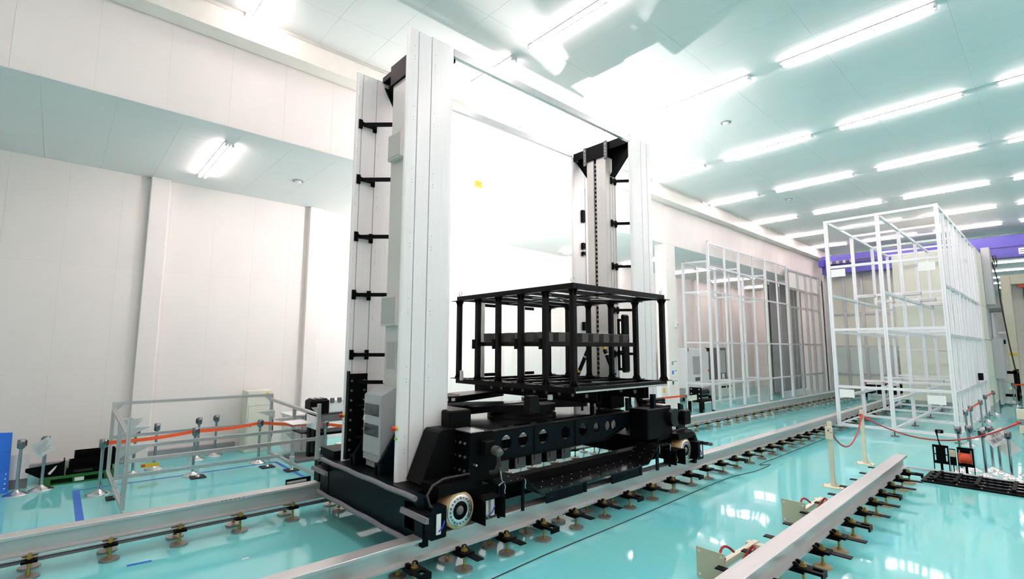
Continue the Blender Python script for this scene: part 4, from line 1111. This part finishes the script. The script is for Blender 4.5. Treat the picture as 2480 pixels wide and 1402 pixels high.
# stanchions on the right
stanchion(14.48, 1.63, 'chrome belt post behind the orange-red buffer, left of the pair', .4)
stanchion(14.87, 1.49, 'chrome belt post behind the orange-red buffer, right of the pair', .9)
stanchion(14.30, 1.235, 'chrome belt post just right of the orange-red buffer plate', 2.2)
stanchion(15.15, 1.185, 'chrome belt post at the back of the cluster left of the white sign', 1.4)
stanchion(14.80, 1.045, 'chrome belt post that carries the tilted white sign', 2.6)
stanchion(14.42, .865, 'chrome belt post right of the tilted white sign', .3)
stanchion(15.1, .62, 'chrome belt post at the far right of the front cluster, cut by the picture edge', .3)
stanchion(18.6, 1.90, 'chrome belt post nearest the corner of the tall white frame, start of the orange belt', 0, (20.0, 1.93), .0)
stanchion(20.0, 1.93, 'second chrome belt post along the orange belt beside the tall white frame', 0, (22.6, 1.92), .0)
stanchion(22.6, 1.92, 'third chrome belt post along the side of the tall white frame', 0)
stanchion(25.2, 2.0, 'fourth chrome belt post along the side of the tall white frame', 0, (28.1, 1.97), .0)
stanchion(28.1, 1.97, 'last chrome belt post beside the tall white frame, by the grey panels', 0)
stanchion(33.0, 1.55, 'distant chrome belt post at the left end of the far orange belt', 0, (35.3, 1.75), .0)
stanchion(35.3, 1.75, 'distant chrome belt post in the middle of the far orange belt', 0, (35.2, 1.3), .0)
stanchion(35.2, 1.3, 'distant chrome belt post at the right edge of the far orange belt', 0)
# tilted sign
SG = thing('paper_sign', 'tilted white paper sign with Japanese writing on a belt post at right', 'sign', (0, 0, 0))
MB().box(-.001, .001, -.19, .19, -.14, .14).build('sheet', 'paper', SG)
def txt(body, size, y, z, par, m_):
    cu = bpy.data.curves.new('lettering', 'FONT'); cu.body = body; cu.size = size; cu.align_x = 'CENTER'; cu.align_y = 'CENTER'; cu.extrude = .0004
    o = bpy.data.objects.new('lettering', cu); COL.objects.link(o); o.parent = par
    o.location = (-.0025, y, z); o.rotation_euler = (PI/2, 0, -PI/2)
    bpy.context.view_layer.update()
    me = bpy.data.meshes.new_from_object(o.evaluated_get(bpy.context.evaluated_depsgraph_get()))
    me.materials.clear(); me.materials.append(M[m_])
    q = bpy.data.objects.new('lettering', me); COL.objects.link(q); q.parent = par; q.location = o.location; q.rotation_euler = o.rotation_euler
    bpy.data.objects.remove(o)
    q['kind'] = 'stuff'
    return q
txt('連続', .095, -.02, .055, SG, 'ink'); txt('運転中', .095, .0, -.045, SG, 'ink')
MB().box(-.0018, -.001, -.13, .02, -.118, -.112).build('small_print', 'grey_mid', SG)
SG.location = (14.70, 1.05, .77); SG.rotation_euler = (math.radians(-36), 0, math.radians(4))
SG2 = thing('paper_sheet', 'second blank white sheet hanging lower behind the tilted sign', 'sheet', (0, 0, 0))
MB().box(-.001, .001, -.14, .14, -.19, .19).build('sheet', 'paper', SG2)
SG2.location = (14.85, .93, .60); SG2.rotation_euler = (math.radians(-40), 0, math.radians(4))
# floor cable along the front rail
pts = []
for (x, y) in ((-.2, 4.35), (2.2, 4.42), (3.3, 4.5), (4.0, 4.55), (4.9, 4.60), (6.2, 4.62), (7.6, 4.66), (9.2, 4.72), (10.4, 4.72), (11.2, 4.60), (12.1, 4.62), (11.9, 4.78), (13.0, 4.80), (15.0, 4.82), (17.5, 4.84)):
    pts.append((x, y, .009))
fine = []
for i in range(len(pts)-1):
    for q in range(4):
        t = q/4; p0 = pts[max(i-1, 0)]; p1_ = pts[i]; p2_ = pts[i+1]; p3_ = pts[min(i+2, len(pts)-1)]
        fine.append(tuple(.5*((2*p1_[a])+(-p0[a]+p2_[a])*t+(2*p0[a]-5*p1_[a]+4*p2_[a]-p3_[a])*t*t+(-p0[a]+3*p1_[a]-3*p2_[a]+p3_[a])*t**3) for a in range(3)))
tag(MB().tube(fine, .006, 6).build('floor_cable', 'black_rubber'), 'thin black cable winding along the floor beside the front rail', 'cable')
# flash head on its stand behind the far mast
t = thing('flash_stand', 'photographic flash head on a light stand behind the far mast column', 'lamp', (10.0, 7.5, 0))
MB().cyl((10.0, 7.5, .9), (10.0, 7.5, 3.8), .016, 10).build('pole', 'black', t)
for k in range(3):
    a = 2*PI*k/3
    MB().cyl((10+.45*math.cos(a), 7.5+.2*math.sin(a), .0), (10, 7.5, .95), .012, 8).build('leg', 'black', t)
MB().cyl((10.0, 7.5, 3.75), (10.0, 7.5, 4.0), .07, 18).build('flash_body', 'black', t)
MB().cyl((10.0, 7.5, 4.0), (10.0, 7.5, 4.02), .06, 18).build('flash_rim', 'steel', t)
# ================================================================== WHITE PROFILE FRAMES
def prof(t, p0, p1, nm, w_=.09, m_='alu_white'):
    return MB().slot(p0, p1, w_, w_).build(nm, m_, t)
CG = thing('profile_frame', 'tall white aluminium profile frame standing right of the rails', 'frame', (23.3, 3.55, 0))
cx = [18.8, 21.9, 24.95, 27.7]; cy = [4.98, 3.56, 2.12]; zt = 6.87
for x in cx:
    for y in cy:
        p = prof(CG, (x, y, .14), (x, y, zt), 'post', .10)
        MB().box(x-.05, x+.05, y-.05, y+.05, zt, zt+.01).build('end_cap', 'black_rubber', p)
        MB().cyl((x, y, .02), (x, y, .14), .02, 8).cyl((x, y, 0), (x, y, .02), .10, 14).build('levelling_foot', 'grey_dark', p)
for i, x in enumerate(cx):
    for a, b in ((cy[0], cy[1]), (cy[1], cy[2])):
        for z in ((zt-.05, 5.28, 3.22, 1.40, .2) if i == 0 else (zt-.05, 4.55, 3.22, 1.45, .2)):
            prof(CG, (x, a-.05, z), (x, b+.05, z), 'cross_rail', .08)
for j, y in enumerate(cy):
    for a, b in zip(cx[:-1], cx[1:]):
        for z in ((zt-.05, 4.35, 3.15, 1.05, .2) if j < 2 else (zt-.05, 4.45, 3.0, 1.35, .2)):
            prof(CG, (a+.05, y, z), (b-.05, y, z), 'side_rail', .08)
for x in [18.8+1.02*k for k in range(1, 9)]:
    if min(abs(x-q) for q in cx) > .15: prof(CG, (x, cy[2], .14), (x, cy[2], zt-.09), 'side_post', .08)
for i, x in enumerate(cx[:-1]):
    prof(CG, (x+1.5, cy[0]-.04, zt-.05), (x+1.5, cy[2]+.04, zt-.05), 'roof_rail', .07)
for (x, y, z) in ((21.9, 4.6, 4.45), (24.95, 4.6, 4.45), (21.9, 3.3, 4.45), (24.95, 3.3, 4.45), (27.7, 3.35, 4.45), (21.9, 4.55, 1.35), (21.9, 3.3, 1.35), (24.95, 4.55, 1.35), (24.95, 3.3, 1.35)):
    MB().prism([(y-.25, z), (y+.25, z), (y+.2, z+.08), (y-.25, z+.1)], 'x', x-.35, x-.06).build('guide_bracket', 'alu_grey', CG)
for (y, z) in ((4.7, 5.1), (2.45, 5.05), (4.7, 1.22), (2.5, 1.18)):
    MB().box(18.74, 18.75, y-.2, y+.2, z-.15, z+.1).build('label_sheet', 'paper', CG)
# grey box with cables on frame
MB().cbox(24.6, 24.9, 1.95, 2.08, 1.5, 1.75, .01).build('camera_box', 'black', CG)

C2 = thing('profile_frame', 'long white aluminium profile frame along the side hall opening', 'frame', (25, 10.3, 0))
ax = [20.2, 21.75, 23.2, 24.8, 26.3, 27.8, 29.25]
YA, YC = 9.80, 10.84
for i, x in enumerate(ax):
    p = prof(C2, (x, YA, .1), (x, YA, 7.15), 'post', .10 if i % 2 == 0 else .07)
    if i == 0: MB().box(x-.05, x+.05, YA-.05, YA+.05, 7.15, 7.16).build('end_cap', 'black_rubber', p)
for a, b in zip(ax[:-1], ax[1:]):
    for z in (7.10, 6.07, 5.0, 2.85, 1.14): prof(C2, (a+.05, YA, z), (b-.05, YA, z), 'side_rail', .07)
bxs = [20.0, 21.3, 23.0, 24.5, 26.1, 27.4]
for i, x in enumerate(bxs):
    p = prof(C2, (x, YC, .1), (x, YC, 6.35), 'post', .10 if i % 2 == 0 else .07)
    if i == 0: MB().box(x-.05, x+.05, YC-.05, YC+.05, 6.35, 6.36).build('end_cap', 'black_rubber', p)
for a, b in zip(bxs[:-1], bxs[1:]):
    for z in (6.32, 5.0, 2.85, 1.14, .2): prof(C2, (a+.05, YC, z), (b-.05, YC, z), 'side_rail', .06)
for xa, xb in ((20.2, 20.0), (23.2, 23.0), (26.3, 26.1)):
    for z in (6.30, 5.0, 2.85, 1.14): prof(C2, (xa, YA+.05, z), (xb, YC-.05, z), 'cross_rail', .07)
MB().box(25.4, 25.5, 10.75, 10.79, 1.2, 1.55).build('green_marker', 'green_led', C2)
# end part with grey posts and cream panels
E2 = thing('panel_enclosure', 'grey-post enclosure with cream panels at the far end of the left frame', 'enclosure', (32, 10.2, 0))
for x in (29.5, 31.0, 32.3, 33.3, 34.6): prof(E2, (x, YA+.02, .0), (x, YA+.02, 7.0), 'post', .12, 'alu_grey')
for a, b in zip((29.5, 31.0, 32.3, 33.3), (31.0, 32.3, 33.3, 34.6)):
    for z in (6.95, 5.9, 4.9, 2.85, 1.14): prof(E2, (a+.06, YA+.02, z), (b-.06, YA+.02, z), 'rail', .08, 'alu_grey')
    MB().box(a+.05, b-.05, YA+.05, YA+.06, 6.0, 6.9).build('upper_panel', 'paper', E2)
    MB().box(a+.05, b-.05, YA+1.0, YA+1.02, .2, 6.4).build('shade_panel', 'grey_mid', E2)  # grey sheet standing in for the shaded interior of the enclosure
CP = thing('panel_stack', 'row of cream panels standing behind the left white frame', 'panel', (30.5, 11.1, 0))
for k in range(4): MB().box(29.45+.55*k, 29.97+.55*k, YC+.25, YC+.28, 0, 6.3).build('cream_panel', 'cab_cream', CP)
# partition across the hall between the frames
PB = thing('partition_wall', 'cream panelled partition with grey posts closing the aisle under the blue crane', 'partition', (36, 7.5, 0))
ypb = [9.75, 8.8, 7.85, 6.9, 6.0, 5.1]
for y in ypb: prof(PB, (36.0, y, .05), (36.0, y, 7.3), 'post', .14, 'alu_grey')
for a, b in zip(ypb[:-1], ypb[1:]):
    for z in (7.25, 4.75, 2.75, 1.1): prof(PB, (36.0, a-.07, z), (36.0, b+.07, z), 'rail', .10, 'alu_grey')
    for z0, z1 in ((4.82, 7.2), (2.82, 4.7), (.15, 1.05)): MB().box(36.02, 36.05, b+.06, a-.06, z0, z1).build('panel', 'cab_cream', PB)
    MB().box(36.02, 36.03, b+.06, a-.06, 1.15, 2.72).build('window_pane', 'glass', PB)
PA = thing('panel_housing', 'large cream panelled housing behind the tall white frame', 'housing', (31, 3.6, 0))
for k, y in enumerate((4.95, 4.05, 3.15)):
    for z0, z1 in ((.35, 2.55), (2.58, 4.6), (4.63, 6.9)):
        MB().box(28.4, 28.44, y-.88, y, z0, z1).build('panel', 'cab_cream', PA)
for z in (2.55, 4.6): MB().box(28.37, 28.40, 2.2, 4.98, z, z+.05).build('joint_strip', 'white', PA)
MB().box(28.44, 34, 4.9, 4.95, .35, 6.9).build('side_skin', 'cab_cream', PA)
for k in range(5):
    for z0, z1 in ((.3, 1.4), (1.42, 3.0), (3.02, 4.45), (4.47, 6.9)):
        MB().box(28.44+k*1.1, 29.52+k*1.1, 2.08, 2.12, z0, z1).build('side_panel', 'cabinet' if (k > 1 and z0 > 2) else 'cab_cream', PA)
MB().box(28.5, 34, 2.12, 4.9, 6.9, 6.95).build('roof', 'cab_cream', PA)
MB().cbox(30.8, 31.5, 1.80, 2.08, 4.6, 7.2, .01).build('upper_cabinet', 'cabinet', PA)
MB().cbox(31.4, 32.0, 1.72, 2.08, 1.3, 3.1, .01).build('lower_cabinet', 'cabinet', PA)
for k in range(5): MB().box(32.0+.16*k, 32.1+.16*k, 1.70, 2.08, 4.35, 4.5).build('duct_fin', 'grey_dark', PA)
for k in range(6): prof(PA, (32.2+.3*k, 2.0, .1), (32.2+.3*k, 2.0, 4.3), 'post', .10, 'alu_grey')
# ================================================================== BLUE OVERHEAD CRANE
OC = thing('overhead_crane', 'blue-violet overhead travelling crane girder across the hall', 'crane', (34.75, 3, 7.2))
MB().cbox(34.72, 35.3, -4.5, 9.55, 7.16, 8.28, .02).build('girder', 'purple', OC)
MB().box(34.66, 34.72, -4.5, 9.55, 7.70, 7.74).box(34.62, 34.72, -4.5, 9.55, 7.16, 7.20).build('girder_flange', 'purple', OC)
MB().cbox(34.3, 35.6, 9.35, 9.62, 7.6, 8.0, .02).build('end_carriage', 'purple', OC)
MB().cyl((34.5, 9.2, 7.85), (34.5, 6.3, 7.9), .03, 8).cyl((34.45, 9.1, 7.75), (34.45, 6.6, 7.8), .02, 8).build('festoon_cable', 'grey_dark', OC)
for k in range(4): MB().cbox(34.4, 34.55, 8.9-.35*k, 9.05-.35*k, 7.7, 7.9, .02).build('festoon_trolley', 'grey_mid', OC)
pl = MB().box(34.70, 34.715, .55, .98, 7.28, 7.58).build('name_plate', 'paper', OC)
MB().box(34.695, 34.70, .60, .95, 7.36, 7.40).box(34.695, 34.70, .65, .93, 7.46, 7.50).build('plate_lines', 'grey_dark', pl)
for k in range(5):
    y = 2.38-k*.09
    MB().cbox(34.45, 34.6, y-.03, y+.03, 7.38, 7.52, .01).build('cable_trolley', 'tan', OC)
    MB().tube([(34.52, y, 7.4), (34.52, y-.03, 7.0), (34.5, y-.08, 6.75), (34.5, y-.18, 6.7), (34.52, y-.24, 6.9), (34.52, y-.2, 7.3)], .025, 6).build('cable_loop', 'black_rubber', OC)
MB().cbox(34.45, 34.6, 1.95, 2.1, 6.95, 7.25, .02).build('hook_block', 'yellow', OC)
MB().tube([(34.5, 1.95, 7.0), (34.5, 1.82, 6.0), (34.5, 1.8, 5.0), (34.5, 1.74, 4.0), (34.5, 1.66, 2.8), (34.5, 1.55, 1.6)], .028, 6).build('pendant_cable', 'black_rubber', OC)
# ================================================================== FAR RIGHT MACHINES
TW = thing('machine_tower', 'tall cream machine tower with a dark shaft at the right edge', 'machine', (40, 1.4, 0))
MB().cbox(40.0, 41.2, 1.60, 2.02, .4, 6.85, .02).build('column', 'post_cream', TW)
MB().cbox(40.0, 41.2, .2, 1.6, 6.3, 6.85, .02).build('head_beam', 'post_cream', TW)
MB().box(40.6, 40.65, .2, 1.6, .4, 6.3).build('shaft_back', 'cream', TW)
MB().cyl((40.3, 1.1, 2), (40.3, 1.1, 6.3), .06, 10).build('lift_screw', 'grey_dark', TW)
MB().cbox(40.1, 40.3, .95, 1.35, 6.1, 6.4, .01).build('red_lamp_box', 'orange_red', TW)
MB().box(39.985, 40.0, 1.66, 1.98, 2.25, 2.4).build('yellow_label', 'yellow', TW)
MB().cbox(39.9, 41.3, .1, 2.15, 0, .4, .02).build('plinth', 'post_cream', TW)
bf = thing('black_rack', 'low black rail rack on the floor left of the machine tower', 'rack', (37, 2.2, 0))
for y in (2.25, 1.6):
    for x in (36.6, 38.4): MB().cbox(x, x+.14, y, y+.14, 0, 1.55, .01).build('post', 'black', bf)
for z in (.18, 1.35):
    MB().cbox(36.6, 38.5, 1.6, 1.74, z, z+.14, .01).build('rail', 'black', bf); MB().cbox(36.6, 38.5, 2.25, 2.39, z, z+.14, .01).build('rail', 'black', bf)
    MB().cbox(36.6, 36.74, 1.74, 2.25, z, z+.14, .01).build('cross_bar', 'black', bf)
FR = thing('storage_gantry', 'distant white gantry with black units in front of the far wall', 'gantry', (60, 5, 0))
for y in (6.8, 5.2, 3.6, 2.6):
    prof(FR, (58, y, 0), (58, y, 4.0), 'post', .14)
for z in (4.0, 3.0, 1.6): prof(FR, (58, 7.0, z), (58, 2.4, z), 'rail', .14)
for k in range(5): MB().cbox(57.7, 58.3, 6.0-.75*k, 6.5-.75*k, 3.05, 3.4+.1*(k % 2), .03).build('black_unit', 'black', FR)
MB().box(58.5, 58.6, 2.4, 6.9, 0, 2.6).build('lower_panel', 'cream', FR)
# machines seen through the left frame
t = thing('white_machine', 'large white machine with dark corner caps behind the left white frame', 'machine', (24.2, 13.2, 0))
MB().cbox(23.0, 25.4, 12.5, 14.0, .62, 2.6, .03).build('body', 'white', t)
MB().box(23.7, 24.4, 12.485, 12.5, 1.3, 2.2).build('door_panel', 'alu_grey', t)
for x in (23.02, 25.2): MB().cbox(x, x+.18, 12.44, 12.55, 2.45, 2.63, .01).build('corner_cap', 'black', t)
for x in (23.1, 25.25): MB().cbox(x, x+.07, 12.45, 12.5, 1.42, 1.5, .01).build('red_lamp', 'red', t)
MB().box(23.9, 24.35, 12.48, 12.5, .95, 1.15).build('name_plate', 'grey_dark', t)
MB().cbox(22.9, 25.5, 12.4, 14.1, .2, .62, .02).build('base', 'grey_mid', t)
for x in (22.95, 25.3):
    for y in (12.45, 13.9): MB().cbox(x, x+.12, y, y+.12, 0, .2, .01).build('foot', 'black', t)
t = thing('dark_cabinet', 'dark framed tall cabinet with a glass door behind the left white frame', 'cabinet', (26.9, 12.8, 0))
MB().cbox(26.4, 27.45, 12.5, 13.2, .92, 2.64, .01).build('body', 'grey_dark', t)
MB().box(26.55, 27.3, 12.485, 12.5, 1.3, 2.5).build('glass_door', 'mesh_grey', t)
MB().box(26.8, 27.1, 12.475, 12.485, .98, 1.25).build('notice', 'paper', t)
MB().cbox(26.3, 27.9, 12.4, 13.3, .0, .92, .02).build('lower_unit', 'cab_cream', t)
for x in (26.5, 27.2): MB().box(x, x+.5, 12.39, 12.4, .5, .6).build('vent', 'black', t)
t = thing('gear_motor_stand', 'black gear motor with bolted plate on a black stand inside the left frame', 'motor', (20.5, 10.3, 0))
MB().cbox(19.62, 19.72, 10.05, 10.55, .50, 1.0, .01).build('bolted_plate', 'black', t)
bo = MB()
for y in (10.12, 10.46):
    for z in (.57, .75, .93): bo.cyl((19.62, y, z), (19.60, y, z), .025, 8)
bo.build('plate_bolts', 'steel', t)['kind'] = 'stuff'
MB().cyl((19.72, 10.3, .76), (20.5, 10.3, .76), .2, 18).build('motor', 'black_gloss', t)
MB().cbox(19.55, 20.75, 10.0, 10.6, .42, .50, .01).build('stand_top', 'black', t)
for x in (19.55, 20.63):
    for y in (10.0, 10.48): MB().cbox(x, x+.12, y, y+.12, 0, .42, .01).build('stand_leg', 'black', t)
t = thing('notice_board', 'small cream notice board on a thin post by the left frame', 'sign', (18.35, 9.75, 0))
MB().box(18.05, 18.68, 9.74, 9.76, .60, .80).build('board', 'cab_cream', t)
MB().cyl((18.35, 9.78, .02), (18.35, 9.78, .65), .02, 8).build('post', 'steel', t)
MB().cyl((18.35, 9.78, 0), (18.35, 9.78, .02), .14, 18).build('base', 'post_cream', t)
t = thing('grey_bin', 'grey metal bin on the floor deep in the side hall', 'bin', (29.4, 13.3, 0))
MB().cbox(29.2, 29.8, 13.1, 13.6, 0, .85, .02).build('body', 'alu_grey', t); MB().cbox(29.18, 29.82, 13.08, 13.62, .85, .9, .01).build('lid', 'grey_mid', t)
# pillar fittings
t = thing('wall_speaker', 'small white box fixed to the cream pillar left of the left frame', 'device', (17.45, YB-.03, 3.45))
MB().cbox(17.55, 17.75, YB-.13, YB-.03, 3.4, 3.62, .015).build('body', 'white', t); MB().box(17.6, 17.7, YB-.135, YB-.13, 3.44, 3.56).build('grille', 'mesh_grey', t)
for k, (z, c) in enumerate(((2.05, 'grey_mid'), (1.70, 'blue'), (1.32, 'green'))):
    t = thing('pillar_notice', ['top white notice on the cream pillar', 'middle notice with a blue pictogram on the cream pillar', 'lowest notice with a dark pictogram on the cream pillar'][k], 'notice', (17.45, YB-.032, z))
    MB().box(17.25, 17.72, YB-.034, YB-.031, z-.14, z+.14).build('sheet', 'paper', t)
    MB().box(17.28, 17.40, YB-.037, YB-.034, z-.08, z+.06).build('pictogram', c, t)
    MB().box(17.45, 17.65, YB-.037, YB-.034, z+.04, z+.07).build('text_line', 'grey_mid', t)
t = thing('switch_box', 'white wall switch box with yellow label left of the pillar', 'box', (16.6, YB+.3, 1.0))
MB().cbox(16.72, 17.1, YB+.1, YB+.4, .75, 1.25, .01).build('body', 'white', t); MB().box(16.85, 16.97, YB+.09, YB+.1, .95, 1.12).build('label', 'yellow', t)
MB().cbox(16.85, 16.95, YB+.2, YB+.3, 0, .75, .01).build('conduit', 'alu_grey', t)
# small yellow sign on the hanging wall
t = thing('wall_sign', 'small yellow warning sign on the upper wall between the masts', 'sign', (0, YB, 7))
MB().box(7.78, 8.02, YB-.012, YB-.002, 6.80, 6.98).build('board', 'yellow', t)
MB().box(7.80, 8.00, YB-.016, YB-.012, 6.91, 6.93).box(7.80, 7.96, YB-.016, YB-.012, 6.86, 6.88).build('lettering', 'orange_red', t)
# stanchion with belt by the pillar
stanchion(17.2, 9.4, 'chrome belt post with orange belt in front of the cream pillar', 0, (15.3, 9.5), .0)
stanchion(15.3, 9.5, 'chrome belt post behind the far drive motor of the crane', 0)
# workbench row behind window of the partition
t = thing('red_cart', 'low red and black cart standing between the two long rails far away', 'cart', (33.2, 7.0, 0))
MB().cbox(32.9, 33.7, 5.5, 7.5, .75, .9, .01).build('deck', 'orange_red', t)
for k in range(4): MB().cbox(32.9, 33.7, 5.55+.5*k, 5.85+.5*k, .2, .75, .02).build('black_unit', 'black', t)
for y in (5.55, 7.35): MB().cbox(33.0, 33.2, y, y+.12, .0, .2, .01).build('wheel_block', 'black', t)
t = thing('tool_rack', 'small rack of green and red goods seen through the partition window', 'rack', (39, 6.5, 0))
for y in (6.9, 5.5): MB().cbox(38.9, 39.5, y, y+.06, 0, 2.3, .005).build('side', 'white', t)
for k in range(5):
    MB().cbox(38.9, 39.5, 5.56, 6.9, .4+.45*k, .43+.45*k, .004).build('shelf', 'white', t)
    for q in range(4): MB().cbox(38.95, 39.3, 5.62+.3*q, 5.85+.3*q, .43+.45*k, .72+.45*k, .02).build('bin', ['orange_red', 'grey_dark', 'green_led', 'wire_blue'][(k+q) % 4], t)
